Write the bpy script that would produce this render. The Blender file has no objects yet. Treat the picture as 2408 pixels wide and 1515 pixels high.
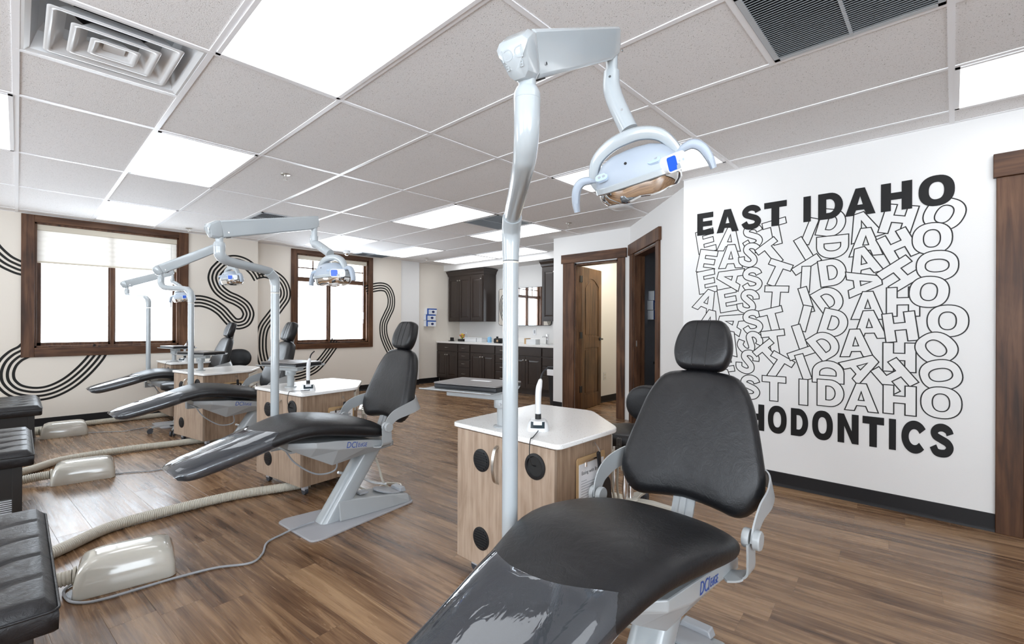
import bpy, bmesh, math, random
from mathutils import Vector, Matrix, Euler
from mathutils.geometry import tessellate_polygon
random.seed(7)
R = math.radians
# ------------------------------------------------------------------ camera
SC = bpy.context.scene
C = SC.collection
F, YAW, ROLL, CYPX = 1098.6, .7568, .0039, 764.75
cam = bpy.data.objects.new('view_camera', bpy.data.cameras.new('view_camera')); C.objects.link(cam)
fw = Vector((math.cos(YAW), math.sin(YAW), 0)); rt0 = Vector((math.sin(YAW), -math.cos(YAW), 0)); up0 = Vector((0, 0, 1))
rt = rt0*math.cos(ROLL)+up0*math.sin(ROLL); up = -rt0*math.sin(ROLL)+up0*math.cos(ROLL)
M = Matrix((rt, up, -fw)).transposed().to_4x4(); M.translation = Vector((-.6015, -3.6664, 1.183))
cam.matrix_world = M
cam.data.sensor_width = 36; cam.data.lens = F/2408*36; cam.data.shift_y = (CYPX-757.5)/2408
cam.data.clip_start = .02; cam.data.clip_end = 100
SC.camera = cam
# ------------------------------------------------------------------ light + exposure
SC.view_settings.view_transform = 'Standard'; SC.view_settings.look = 'None'
SC.view_settings.gamma = 1; SC.view_settings.use_curve_mapping = False
SC.view_settings.exposure = 1.15
SC.cycles.use_denoising = True
SC.cycles.max_bounces = 10; SC.cycles.diffuse_bounces = 6; SC.cycles.glossy_bounces = 5; SC.cycles.transparent_max_bounces = 10
SC.cycles.sample_clamp_indirect = 6; SC.cycles.caustics_reflective = False; SC.cycles.caustics_refractive = False
W = bpy.data.worlds.new('sky'); SC.world = W; W.use_nodes = True
wn = W.node_tree; wn.nodes.clear()
o_ = wn.nodes.new('ShaderNodeOutputWorld'); b_ = wn.nodes.new('ShaderNodeBackground')
# sky above; stronger glow below the horizon, added as uplight for the ceiling
tc_ = wn.nodes.new('ShaderNodeTexCoord'); sz_ = wn.nodes.new('ShaderNodeSeparateXYZ'); mr_ = wn.nodes.new('ShaderNodeMapRange')
wn.links.new(tc_.outputs['Generated'], sz_.inputs[0]); wn.links.new(sz_.outputs[2], mr_.inputs[0])
mr_.inputs[1].default_value = -.06; mr_.inputs[2].default_value = .02; mr_.inputs[3].default_value = 6.5; mr_.inputs[4].default_value = 4.0
b_.inputs[0].default_value = (.82, .91, 1.0, 1); wn.links.new(mr_.outputs[0], b_.inputs[1])
wn.links.new(b_.outputs[0], o_.inputs[0])
PANEL = 1.5
def area(name, loc, rot, sx, sy, p, col=(1, 1, 1)):
    l = bpy.data.lights.new(name, 'AREA'); l.shape = 'RECTANGLE'; l.size = sx; l.size_y = sy; l.energy = p; l.color = col
    o = bpy.data.objects.new(name, l); C.objects.link(o); o.location = loc; o.rotation_euler = rot; return o
# daylight enters by two windows and by unseen openings added behind the camera: portals only steer the sampling of the sky, they give no light of their own
for n_, l_, r_, sx_, sy_ in (('daylight_portal', (.2, 4.1, 1.6), (R(90), 0, R(180)), 1.4, 1.6), ('daylight_portal', (3.1, 4.25, 1.6), (R(90), 0, R(180)), 1.3, 1.5), 
    ('daylight_portal', (-3.52, -5.0, 1.45), (R(90), 0, R(-90)), 1.8, 1.9), ('daylight_portal', (-3.52, -2.6, 1.45), (R(90), 0, R(-90)), 1.8, 1.9), ('daylight_portal', (-3.52, 1.4, 1.45), (R(90), 0, R(-90)), 1.8, 1.9),
    ('daylight_portal', (-1.5, -6.42, 1.45), (R(90), 0, 0), 2.2, 1.9)):
    area(n_, l_, r_, sx_, sy_, 1).data.cycles.is_portal = True
CZ = 2.415
# ------------------------------------------------------------------ materials
MATS = {}
def nmat(name):
    m = bpy.data.materials.new(name); m.use_nodes = True; MATS[name] = m
    n = m.node_tree; return m, n, n.nodes['Principled BSDF']
def N(n, t, **k):
    x = n.nodes.new(t)
    for a, b in k.items():
        if a in x.inputs: x.inputs[a].default_value = b
        else: setattr(x, a, b)
    return x
def simple(name, col, rough=.5, metal=0, bump=0, bscale=200, spec=.5, coat=0, var=0):
    m, n, p = nmat(name)
    p.inputs['Base Color'].default_value = (*col, 1); p.inputs['Roughness'].default_value = rough; p.inputs['Metallic'].default_value = metal
    p.inputs['Specular IOR Level'].default_value = spec; p.inputs['Coat Weight'].default_value = coat; p.inputs['Coat Roughness'].default_value = .08
    tc = N(n, 'ShaderNodeTexCoord')
    if bump:
        nz = N(n, 'ShaderNodeTexNoise', Scale=bscale, Detail=4.0); n.links.new(tc.outputs['Object'], nz.inputs['Vector'])
        bp = N(n, 'ShaderNodeBump', Strength=bump, Distance=.002); n.links.new(nz.outputs[0], bp.inputs['Height']); n.links.new(bp.outputs[0], p.inputs['Normal'])
    if var:
        nz = N(n, 'ShaderNodeTexNoise', Scale=6.0, Detail=3.0); n.links.new(tc.outputs['Object'], nz.inputs['Vector'])
        mx = N(n, 'ShaderNodeMix', data_type='RGBA'); mx.inputs[6].default_value = (*[c*(1-var) for c in col], 1); mx.inputs[7].default_value = (*[min(1, c*(1+var)) for c in col], 1)
        n.links.new(nz.outputs[0], mx.inputs[0]); n.links.new(mx.outputs[2], p.inputs['Base Color'])
    return m
def emit(name, col, s):
    m = bpy.data.materials.new(name); m.use_nodes = True; n = m.node_tree; n.nodes.clear()
    e = N(n, 'ShaderNodeEmission'); e.inputs[0].default_value = (*col, 1); e.inputs[1].default_value = s
    o = N(n, 'ShaderNodeOutputMaterial'); n.links.new(e.outputs[0], o.inputs[0]); MATS[name] = m; return m
def wood(name, c1, c2, c3, axis=2, scale=1.0, rough=.45, knots=0.0, bump=.15):
    m, n, p = nmat(name)
    tc = N(n, 'ShaderNodeTexCoord'); mp = N(n, 'ShaderNodeMapping'); n.links.new(tc.outputs['Object'], mp.inputs['Vector'])
    s = [22*scale]*3; s[axis] = 1.3*scale; mp.inputs['Scale'].default_value = s
    nz = N(n, 'ShaderNodeTexNoise', Scale=1.6, Detail=6.0, Roughness=.6, Distortion=.6); n.links.new(mp.outputs[0], nz.inputs['Vector'])
    mp2 = N(n, 'ShaderNodeMapping'); n.links.new(tc.outputs['Object'], mp2.inputs['Vector']); s2 = [6*scale]*3; s2[axis] = 2.2*scale; mp2.inputs['Scale'].default_value = s2
    nb = N(n, 'ShaderNodeTexNoise', Scale=1.0, Detail=3.0, Distortion=1.2); n.links.new(mp2.outputs[0], nb.inputs['Vector'])
    ad = N(n, 'ShaderNodeMath', operation='MULTIPLY_ADD'); n.links.new(nz.outputs[0], ad.inputs[0]); ad.inputs[1].default_value = .62
    ml = N(n, 'ShaderNodeMath', operation='MULTIPLY'); n.links.new(nb.outputs[0], ml.inputs[0]); ml.inputs[1].default_value = .38+knots
    n.links.new(ml.outputs[0], ad.inputs[2])
    cr = N(n, 'ShaderNodeValToRGB'); e = cr.color_ramp.elements; e[0].position = .36; e[0].color = (*c1, 1); e[1].position = .66+knots*.5; e[1].color = (*c3, 1)
    k = e.new(.5+knots*.2); k.color = (*c2, 1)
    n.links.new(ad.outputs[0], cr.inputs[0]); n.links.new(cr.outputs[0], p.inputs['Base Color']); p.inputs['Roughness'].default_value = rough; p.inputs['Specular IOR Level'].default_value = .35
    bp = N(n, 'ShaderNodeBump', Strength=bump, Distance=.002); n.links.new(nz.outputs[0], bp.inputs['Height']); n.links.new(bp.outputs[0], p.inputs['Normal'])
    return m
def leather(name, col, rough=.36, crease=.25):
    m, n, p = nmat(name)
    tc = N(n, 'ShaderNodeTexCoord')
    v = N(n, 'ShaderNodeTexVoronoi', Scale=520.0); n.links.new(tc.outputs['Object'], v.inputs['Vector'])
    z = N(n, 'ShaderNodeTexNoise', Scale=26.0, Detail=7.0, Roughness=.65, Distortion=2.2); n.links.new(tc.outputs['Object'], z.inputs['Vector'])
    b1 = N(n, 'ShaderNodeBump', Strength=.25, Distance=.0006); n.links.new(v.outputs[0], b1.inputs['Height'])
    b2 = N(n, 'ShaderNodeBump', Strength=crease, Distance=.006); n.links.new(z.outputs[0], b2.inputs['Height']); n.links.new(b1.outputs[0], b2.inputs['Normal'])
    n.links.new(b2.outputs[0], p.inputs['Normal'])
    mx = N(n, 'ShaderNodeMix', data_type='RGBA'); mx.inputs[6].default_value = (*[c*.75 for c in col], 1); mx.inputs[7].default_value = (*[c*1.3 for c in col], 1)
    n.links.new(z.outputs[0], mx.inputs[0]); n.links.new(mx.outputs[2], p.inputs['Base Color'])
    mr = N(n, 'ShaderNodeMapRange'); mr.inputs[3].default_value = rough-.06; mr.inputs[4].default_value = rough+.1; n.links.new(z.outputs[0], mr.inputs[0]); n.links.new(mr.outputs[0], p.inputs['Roughness'])
    return m
def film(name):
    m = bpy.data.materials.new(name); m.use_nodes = True; n = m.node_tree; n.nodes.clear(); MATS[name] = m
    tc = N(n, 'ShaderNodeTexCoord'); mp = N(n, 'ShaderNodeMapping'); n.links.new(tc.outputs['Object'], mp.inputs['Vector']); mp.inputs['Scale'].default_value = (5, 16, 5)
    z = N(n, 'ShaderNodeTexNoise', Scale=1.2, Detail=3.0, Distortion=1.5); n.links.new(mp.outputs[0], z.inputs['Vector'])
    bp = N(n, 'ShaderNodeBump', Strength=.09, Distance=.012); n.links.new(z.outputs[0], bp.inputs['Height'])
    g = N(n, 'ShaderNodeBsdfGlossy', Roughness=.04); g.inputs[0].default_value = (.95, .97, 1, 1); n.links.new(bp.outputs[0], g.inputs['Normal'])
    d = N(n, 'ShaderNodeBsdfDiffuse'); d.inputs[0].default_value = (.22, .245, .29, 1)
    t = N(n, 'ShaderNodeBsdfTransparent'); t.inputs[0].default_value = (.93, .94, .96, 1)
    m1 = N(n, 'ShaderNodeMixShader'); m1.inputs[0].default_value = .13; n.links.new(t.outputs[0], m1.inputs[1]); n.links.new(d.outputs[0], m1.inputs[2])
    fr = N(n, 'ShaderNodeFresnel', IOR=1.55); n.links.new(bp.outputs[0], fr.inputs['Normal'])
    ma = N(n, 'ShaderNodeMath', operation='MULTIPLY_ADD'); n.links.new(fr.outputs[0], ma.inputs[0]); ma.inputs[1].default_value = 1.3; ma.inputs[2].default_value = .01
    m2 = N(n, 'ShaderNodeMixShader'); n.links.new(ma.outputs[0], m2.inputs[0]); n.links.new(m1.outputs[0], m2.inputs[1]); n.links.new(g.outputs[0], m2.inputs[2])
    o = N(n, 'ShaderNodeOutputMaterial'); n.links.new(m2.outputs[0], o.inputs[0]); return m
def glass(name, tint=(1, 1, 1), rough=0.0):
    m = bpy.data.materials.new(name); m.use_nodes = True; n = m.node_tree; n.nodes.clear(); MATS[name] = m
    g = N(n, 'ShaderNodeBsdfGlossy', Roughness=.02+rough); t = N(n, 'ShaderNodeBsdfTransparent'); t.inputs[0].default_value = (*tint, 1)
    lw = N(n, 'ShaderNodeLayerWeight', Blend=.5); pw = N(n, 'ShaderNodeMath', operation='POWER'); n.links.new(lw.outputs['Facing'], pw.inputs[0]); pw.inputs[1].default_value = 4.0
    fr = N(n, 'ShaderNodeMath', operation='MULTIPLY_ADD'); n.links.new(pw.outputs[0], fr.inputs[0]); fr.inputs[1].default_value = .5; fr.inputs[2].default_value = .04
    m2 = N(n, 'ShaderNodeMixShader'); n.links.new(fr.outputs[0], m2.inputs[0]); n.links.new(t.outputs[0], m2.inputs[1]); n.links.new(g.outputs[0], m2.inputs[2])
    o = N(n, 'ShaderNodeOutputMaterial'); n.links.new(m2.outputs[0], o.inputs[0]); return m
def floor_mat():
    m, n, p = nmat('wood planks'); L = n.links.new
    ge = N(n, 'ShaderNodeNewGeometry'); mp = N(n, 'ShaderNodeMapping'); L(ge.outputs['Position'], mp.inputs['Vector']); mp.inputs['Rotation'].default_value = (0, 0, R(-4.5))
    sx = N(n, 'ShaderNodeSeparateXYZ'); L(mp.outputs[0], sx.inputs[0])
    def mth(op, a, b=None, c=None):
        x = N(n, 'ShaderNodeMath', operation=op)
        for i, v in enumerate((a, b, c)):
            if v is None: continue
            if isinstance(v, (int, float)): x.inputs[i].default_value = v
            else: L(v, x.inputs[i])
        return x.outputs[0]
    PW, PL = .152, 1.22
    col = mth('FLOOR', mth('DIVIDE', sx.outputs[0], PW)); w1 = N(n, 'ShaderNodeTexWhiteNoise', noise_dimensions='1D'); L(col, w1.inputs['W'])
    yy = mth('ADD', mth('DIVIDE', sx.outputs[1], PL), w1.outputs[0]); row = mth('FLOOR', yy)
    cb = N(n, 'ShaderNodeCombineXYZ'); L(col, cb.inputs[0]); L(row, cb.inputs[1]); w2 = N(n, 'ShaderNodeTexWhiteNoise', noise_dimensions='3D'); L(cb.outputs[0], w2.inputs['Vector'])
    # grain
    off = mth('MULTIPLY', w2.outputs['Value'], 37.0)
    gv = N(n, 'ShaderNodeCombineXYZ'); L(mth('ADD', mth('MULTIPLY', sx.outputs[0], 26.0), off), gv.inputs[0]); L(mth('MULTIPLY', sx.outputs[1], 1.5), gv.inputs[1]); L(off, gv.inputs[2])
    g1 = N(n, 'ShaderNodeTexNoise', Scale=1.0, Detail=5.0, Roughness=.6, Distortion=.9); L(gv.outputs[0], g1.inputs['Vector'])
    gv2 = N(n, 'ShaderNodeCombineXYZ'); L(mth('ADD', mth('MULTIPLY', sx.outputs[0], 7.0), off), gv2.inputs[0]); L(mth('MULTIPLY', sx.outputs[1], .9), gv2.inputs[1]); L(off, gv2.inputs[2])
    g2 = N(n, 'ShaderNodeTexNoise', Scale=1.0, Detail=3.0, Distortion=1.6); L(gv2.outputs[0], g2.inputs['Vector'])
    gv3 = N(n, 'ShaderNodeCombineXYZ'); L(mth('MULTIPLY', sx.outputs[0], 170.0), gv3.inputs[0]); L(mth('MULTIPLY', sx.outputs[1], 4.0), gv3.inputs[1]); L(off, gv3.inputs[2])
    g3 = N(n, 'ShaderNodeTexNoise', Scale=1.0, Detail=3.0); L(gv3.outputs[0], g3.inputs['Vector'])
    v = mth('ADD', mth('ADD', mth('MULTIPLY', g1.outputs[0], .50), mth('MULTIPLY', g2.outputs[0], .36)), mth('ADD', mth('MULTIPLY', g3.outputs[0], .20), mth('MULTIPLY', w2.outputs['Value'], .10)))
    cr = N(n, 'ShaderNodeValToRGB'); e = cr.color_ramp.elements
    e[0].position = .40; e[0].color = (.060, .029, .014, 1); e[1].position = .80; e[1].color = (.46, .295, .165, 1)
    for q, c in ((.50, (.140, .074, .038)), (.59, (.245, .142, .075)), (.69, (.35, .215, .118))):
        k = e.new(q); k.color = (*c, 1)
    L(v, cr.inputs[0])
    fx = mth('FRACT', mth('DIVIDE', sx.outputs[0], PW)); fy = mth('FRACT', yy)
    ex = mth('MINIMUM', fx, mth('SUBTRACT', 1, fx)); ey = mth('MINIMUM', fy, mth('SUBTRACT', 1, fy))
    seam = mth('MINIMUM', mth('MULTIPLY', ex, PW/.0012), mth('MULTIPLY', ey, PL/.0012)); seam = mth('MINIMUM', seam, 1)
    sm = N(n, 'ShaderNodeMix', data_type='RGBA'); L(mth('MULTIPLY_ADD', seam, .45, .55), sm.inputs[0]); sm.inputs[6].default_value = (.02, .012, .008, 1); L(cr.outputs[0], sm.inputs[7])
    L(sm.outputs[2], p.inputs['Base Color'])
    L(mth('MULTIPLY_ADD', g1.outputs[0], .26, .13), p.inputs['Roughness']); p.inputs['Specular IOR Level'].default_value = .5
    bp = N(n, 'ShaderNodeBump', Strength=.30, Distance=.0035); L(mth('ADD', mth('MULTIPLY', g1.outputs[0], .7), mth('MULTIPLY', seam, .3)), bp.inputs['Height']); L(bp.outputs[0], p.inputs['Normal'])
    return m
def tile_mat():
    m, n, p = nmat('ceiling tile'); L = n.links.new
    ge = N(n, 'ShaderNodeNewGeometry'); z = N(n, 'ShaderNodeTexNoise', Scale=230.0, Detail=2.0, Distortion=.8); L(ge.outputs['Position'], z.inputs['Vector'])
    cr = N(n, 'ShaderNodeValToRGB'); e = cr.color_ramp.elements; e[0].position = .30; e[0].color = (.30, .28, .26, 1); e[1].position = .37; e[1].color = (.84, .83, .83, 1); L(z.outputs[0], cr.inputs[0])
    L(cr.outputs[0], p.inputs['Base Color']); p.inputs['Roughness'].default_value = .9
    bp = N(n, 'ShaderNodeBump', Strength=.4, Distance=.003); L(z.outputs[0], bp.inputs['Height']); L(bp.outputs[0], p.inputs['Normal']); return m
def wall_mat(name, col):
    m = simple(name, col, .75, bump=.18, bscale=160); return m
floor_mat(); tile_mat()
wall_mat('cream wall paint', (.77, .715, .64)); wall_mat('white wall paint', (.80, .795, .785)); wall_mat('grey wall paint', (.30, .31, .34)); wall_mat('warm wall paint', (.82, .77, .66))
simple('ceiling grid paint', (.88, .88, .90), .35); simple('black rubber', (.008, .007, .008), .5, bump=.1, spec=.35)
wood('stained trim', (.026, .010, .004), (.082, .034, .015), (.155, .076, .038), axis=2, scale=.8, knots=.06)
wood('stained trim x', (.026, .010, .004), (.082, .034, .015), (.155, .076, .038), axis=0, scale=.8, knots=.06)
wood('stained trim y', (.026, .010, .004), (.082, .034, .015), (.155, .076, .038), axis=1, scale=.8, knots=.06)
wood('stained door', (.035, .016, .006), (.10, .048, .020), (.20, .105, .046), axis=2, scale=.7, knots=.03, rough=.4)
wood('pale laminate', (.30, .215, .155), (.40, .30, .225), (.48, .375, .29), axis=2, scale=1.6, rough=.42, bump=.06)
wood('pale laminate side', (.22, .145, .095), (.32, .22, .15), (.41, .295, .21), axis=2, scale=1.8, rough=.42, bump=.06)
simple('espresso cabinet', (.028, .018, .014), .38, bump=.05, bscale=60, coat=.15)
simple('espresso chest', (.011, .009, .0085), .4, bump=.05, bscale=60, coat=.1)
leather('black vinyl', (.0065, .0065, .0078), .35); leather('bonded leather', (.008, .0075, .009), .34, .45)
simple('black mesh cloth', (.012, .012, .013), .8, bump=.5, bscale=400)
film('clear vinyl cover')
simple('white enamel', (.40, .435, .455), .20, coat=.6); simple('white frame paint', (.37, .39, .40), .32, coat=.2)
simple('cream plastic', (.66, .63, .55), .30, coat=.3); simple('beige abs', (.66, .64, .57), .12, coat=.9); simple('beige hose', (.52, .49, .42), .5)
simple('grey steel plate', (.42, .425, .45), .42, bump=.03); simple('grey plastic', (.36, .375, .40), .4); simple('lamp shell blue grey', (.36, .41, .48), .38)
simple('dark plastic', (.010, .0105, .013), .35); simple('black plastic', (.006, .006, .007), .5); simple('caster rubber', (.045, .05, .06), .5)
simple('chrome', (.85, .85, .86), .08, metal=1); simple('brushed nickel', (.62, .60, .56), .28, metal=1); simple('mirror silver', (.92, .93, .93), .01, metal=1)
simple('logo blue', (.03, .08, .32), .4); simple('panel blue', (.01, .10, .60), .3); simple('pale blue label', (.45, .56, .70), .4)
m_, n_, p_ = nmat('speckled white quartz')
tc_ = N(n_, 'ShaderNodeTexCoord'); v_ = N(n_, 'ShaderNodeTexNoise', Scale=170.0, Detail=2.0); n_.links.new(tc_.outputs['Object'], v_.inputs['Vector'])
c_ = N(n_, 'ShaderNodeValToRGB'); c_.color_ramp.elements[0].position = .29; c_.color_ramp.elements[0].color = (.38, .33, .27, 1); c_.color_ramp.elements[1].position = .34; c_.color_ramp.elements[1].color = (.86, .85, .83, 1)
n_.links.new(v_.outputs[0], c_.inputs[0]); n_.links.new(c_.outputs[0], p_.inputs['Base Color']); p_.inputs['Roughness'].default_value = .22
simple('paper', (.86, .86, .88), .7); simple('hardboard', (.52, .34, .17), .6, var=.12); simple('print black', (.010, .010, .010), .6)
simple('vinyl lettering black', (.006, .0055, .0055), .5, spec=.3); simple('vinyl lettering line', (.016, .014, .013), .5, spec=.3); simple('mural black', (.008, .007, .006), .5, spec=.3)
simple('laptop lid grey', (.20, .185, .18), .4, metal=.4); simple('brushed aluminium', (.66, .65, .64), .32, metal=.7); simple('duct dark', (.008, .008, .01), .7, spec=.1); simple('louvre metal', (.50, .53, .56), .45)
simple('shade fabric', (.60, .55, .46), .9); glass('window glass'); glass('clear acrylic', (.93, .95, .97)); simple('orange plastic', (.85, .13, .04), .4); simple('screen', (.02, .035, .045), .12)
simple('white plastic', (.72, .73, .74), .3, coat=.2); simple('yellow sticker', (.75, .72, .05), .5)
simple('glove box blue', (.03, .10, .42), .5); simple('glove box white', (.80, .83, .88), .5); simple('glove hole', (.02, .03, .12), .6)
simple('soap pink', (.70, .36, .55), .3); simple('soap blue', (.25, .50, .75), .3); simple('leaf green', (.20, .30, .06), .6); simple('petal yellow', (.8, .55, .06), .6); simple('petal red', (.7, .12, .06), .6)
emit('lamp diffuser', (.96, .98, 1.0), PANEL); emit('lamp diffuser dim', (.96, .98, 1.0), 1.15); emit('added room lamp', (1, .93, .80), 5.0)
m_, n_, p_ = nmat('roller shade'); p_.inputs['Base Color'].default_value = (.74, .71, .66, 1); p_.inputs['Roughness'].default_value = .9
tr_ = N(n_, 'ShaderNodeBsdfTranslucent'); tr_.inputs[0].default_value = (.95, .92, .86, 1); mx_ = N(n_, 'ShaderNodeMixShader'); mx_.inputs[0].default_value = .06
n_.links.new(p_.outputs[0], mx_.inputs[1]); n_.links.new(tr_.outputs[0], mx_.inputs[2]); n_.links.new(mx_.outputs[0], n_.nodes['Material Output'].inputs[0])
# ------------------------------------------------------------------ mesh helpers
class MB:
    def __init__(s): s.bm = bmesh.new()
    def add(s, vs, fs):
        v = [s.bm.verts.new(p) for p in vs]
        for f in fs:
            try: s.bm.faces.new([v[i] for i in f])
            except ValueError: pass
        return s
    def box(s, a, b, m=None):
        (x0, y0, z0), (x1, y1, z1) = a, b
        vs = [Vector(p) for p in ((x0, y0, z0), (x1, y0, z0), (x1, y1, z0), (x0, y1, z0), (x0, y0, z1), (x1, y0, z1), (x1, y1, z1), (x0, y1, z1))]
        if m is not None: vs = [m @ v for v in vs]
        return s.add(vs, [(0, 3, 2, 1), (4, 5, 6, 7), (0, 1, 5, 4), (1, 2, 6, 5), (2, 3, 7, 6), (3, 0, 4, 7)])
    def rings(s, rr, cap=True, closed=True):
        n = len(rr[0]); vs = [p for r in rr for p in r]; fs = []
        for i in range(len(rr)-1):
            for j in range(n if closed else n-1):
                k = (j+1) % n; fs.append((i*n+j, i*n+k, (i+1)*n+k, (i+1)*n+j))
        if cap: fs += [tuple(reversed(range(n))), tuple(range((len(rr)-1)*n, len(rr)*n))]
        return s.add(vs, fs)
    def prism(s, poly, z0, z1, m=None):
        f = (lambda p: p) if m is None else (lambda p: m @ p)
        return s.rings([[f(Vector((x, y, z0))) for x, y in poly], [f(Vector((x, y, z1))) for x, y in poly]])
    def tube(s, path, r, n=12, rx=None, cap=True):
        path = [Vector(p) for p in path]; rs = r if isinstance(r, (list, tuple)) else [r]*len(path)
        t0 = (path[1]-path[0]).normalized(); a = t0.orthogonal().normalized(); rr = []
        for i, p in enumerate(path):
            t = (path[min(i+1, len(path)-1)]-path[max(i-1, 0)]).normalized()
            a = (a-t*a.dot(t)).normalized(); b = t.cross(a)
            rr.append([p+(a*math.cos(2*math.pi*j/n)+b*math.sin(2*math.pi*j/n))*rs[i] for j in range(n)])
        return s.rings(rr, cap)
    def sweep(s, path, sec, side, cap=True):
        # sec: list of (u, v); u along `side` (vector or list of vectors), v along side x tangent
        path = [Vector(p) for p in path]; rr = []
        for i, p in enumerate(path):
            t = (path[min(i+1, len(path)-1)]-path[max(i-1, 0)]).normalized(); sd = Vector(side[i] if isinstance(side, list) else side)
            sd = (sd-t*sd.dot(t)).normalized(); nn = t.cross(sd)
            sc = sec[i] if isinstance(sec[0][0], (list, tuple)) else sec
            rr.append([p+sd*u+nn*v for u, v in sc])
        return s.rings(rr, cap)
    def cyl(s, a, b, r, n=20, r2=None): return s.tube([a, b], [r, r if r2 is None else r2], n)
    def lathe(s, prof, o=(0, 0, 0), n=24, m=None):
        o = Vector(o); rr = []
        for r, z in prof:
            rr.append([(m @ Vector((r*math.cos(2*math.pi*j/n), r*math.sin(2*math.pi*j/n), z)) if m is not None else Vector((r*math.cos(2*math.pi*j/n), r*math.sin(2*math.pi*j/n), z)))+o for j in range(n)])
        return s.rings(rr)
    def build(s, name, mat, parent=None, smooth=True, bev=0, sub=0, seg=2, ang=35, loc=None):
        bmesh.ops.remove_doubles(s.bm, verts=s.bm.verts, dist=1e-6)
        bmesh.ops.recalc_face_normals(s.bm, faces=s.bm.faces)
        me = bpy.data.meshes.new(name); s.bm.to_mesh(me); s.bm.free()
        me.materials.append(MATS[mat])
        o = bpy.data.objects.new(name, me); C.objects.link(o)
        if parent is not None: o.parent = parent
        if loc is not None: o.location = loc
        if bev:
            b = o.modifiers.new('b', 'BEVEL'); b.width = bev; b.segments = seg; b.limit_method = 'ANGLE'; b.angle_limit = R(35)
        if sub:
            b = o.modifiers.new('s', 'SUBSURF'); b.levels = sub; b.render_levels = sub
        if smooth:
            me.shade_smooth()
            if not sub:
                me.set_sharp_from_angle(angle=R(ang))
        return o
def thing(name, label, cat, loc=(0, 0, 0), rz=0, group=None):
    o = bpy.data.objects.new(name, None); C.objects.link(o); o.location = loc; o.rotation_euler = (0, 0, rz); o.empty_display_size = .1
    o['label'] = label; o['category'] = cat
    if group: o['group'] = group
    return o
def tag(o, label, cat, group=None):
    o['label'] = label; o['category'] = cat
    if group: o['group'] = group
    return o
def struct(o): o['kind'] = 'structure'; return o
def dup(o, label=None, loc=None, rz=None, group=None, parent=None):
    c = o.copy(); C.objects.link(c)
    if parent is not None: c.parent = parent
    if label: c['label'] = label
    if group: c['group'] = group
    if loc is not None: c.location = loc
    if rz is not None: c.rotation_euler = (0, 0, rz)
    for k in list(o.children): dup(k, parent=c)
    return c
def rrect(w, h, r, n=5, cx=0, cy=0):
    out = []
    for (sx, sy, a0) in ((1, 1, 0), (-1, 1, 90), (-1, -1, 180), (1, -1, 270)):
        for i in range(n+1):
            a = R(a0+90*i/n); out.append((cx+sx*(w/2-r)+r*math.cos(a), cy+sy*(h/2-r)+r*math.sin(a)))
    return out
def rpoly(pts, rad, n=5):
    out = []; L = len(pts); rad = rad if isinstance(rad, (list, tuple)) else [rad]*L
    for i in range(L):
        p = Vector(pts[i]).to_2d(); a = (Vector(pts[i-1]).to_2d()-p); b = (Vector(pts[(i+1) % L]).to_2d()-p)
        d = min(rad[i], a.length*.45, b.length*.45); a = p+a.normalized()*d; b = p+b.normalized()*d
        for k in range(n+1):
            t = k/n; out.append(tuple((1-t)**2*a+2*t*(1-t)*p+t*t*b))
    return out
def catmull(pts, n=8, closed=False):
    P = [Vector(p) for p in pts]; out = []; L = len(P)
    for i in range(L if closed else L-1):
        p1, p2 = P[i], P[(i+1) % L]
        p0 = P[i-1] if (i > 0 or closed) else p1*2-p2; p3 = P[(i+2) % L] if (i+2 < L or closed) else p2*2-p1
        for k in range(n):
            t = k/n; out.append(.5*((2*p1)+(p2-p0)*t+(2*p0-5*p1+4*p2-p3)*t*t+(3*p1-p0-3*p2+p3)*t**3))
    if not closed: out.append(P[-1])
    return out
def sell(w, h, n=28, e=3.2, cy=0):
    out = []
    for j in range(n):
        a = 2*math.pi*(j+.5)/n; c, s = math.cos(a), math.sin(a)
        out.append((w*math.copysign(abs(c)**(2/e), c), cy+h*math.copysign(abs(s)**(2/e), s)))
    return out
def pillow(outline, th, mapf, crown=.35, steps=5, back=1.0):
    # outline: 2-D loop; front bulges to +th/2, back to -th/2*back; mapf(x, y, z) -> Vector
    cx = sum(p[0] for p in outline)/len(outline); cy = sum(p[1] for p in outline)/len(outline); rr = []
    def ring(k, z): return [mapf(cx+(x-cx)*k, cy+(y-cy)*k, z) for x, y in outline]
    prof = [(0.0, -1), (.5, -1), (.86, -.97), (.955, -.80), (.995, -.40), (1.0, 0), (.985, .45), (.93, .80), (.80, .95), (.55, 1.0+crown*.5), (.25, 1.0+crown*.8), (0.0, 1+crown)]
    for k, z in prof:
        rr.append(ring(max(k, .02), z*th/2*(back if z < 0 else 1)))
    return rr
def text_mesh(txt, size, name, mat, parent, mtx, ext=.0004, bold=0, shear=0, xs=1.0):
    cu = bpy.data.curves.new(name, 'FONT'); cu.body = txt; cu.size = size; cu.extrude = ext; cu.offset = bold; cu.shear = shear; cu.align_x = 'CENTER'; cu.align_y = 'CENTER'; cu.resolution_u = 3
    t = bpy.data.objects.new(name, cu); C.objects.link(t)
    bpy.context.view_layer.update()
    me = bpy.data.meshes.new_from_object(t.evaluated_get(bpy.context.evaluated_depsgraph_get())); C.objects.unlink(t); bpy.data.objects.remove(t)
    me.transform(mtx @ Matrix.Diagonal((xs, 1, 1, 1))); me.materials.clear(); me.materials.append(MATS[mat])
    o = bpy.data.objects.new(name, me); C.objects.link(o)
    if parent is not None: o.parent = parent
    return o
def frame_mtx(o, x, y):
    x = Vector(x).normalized(); y = Vector(y).normalized(); z = x.cross(y); m = Matrix((x, y, z)).transposed().to_4x4(); m.translation = Vector(o); return m
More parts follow.
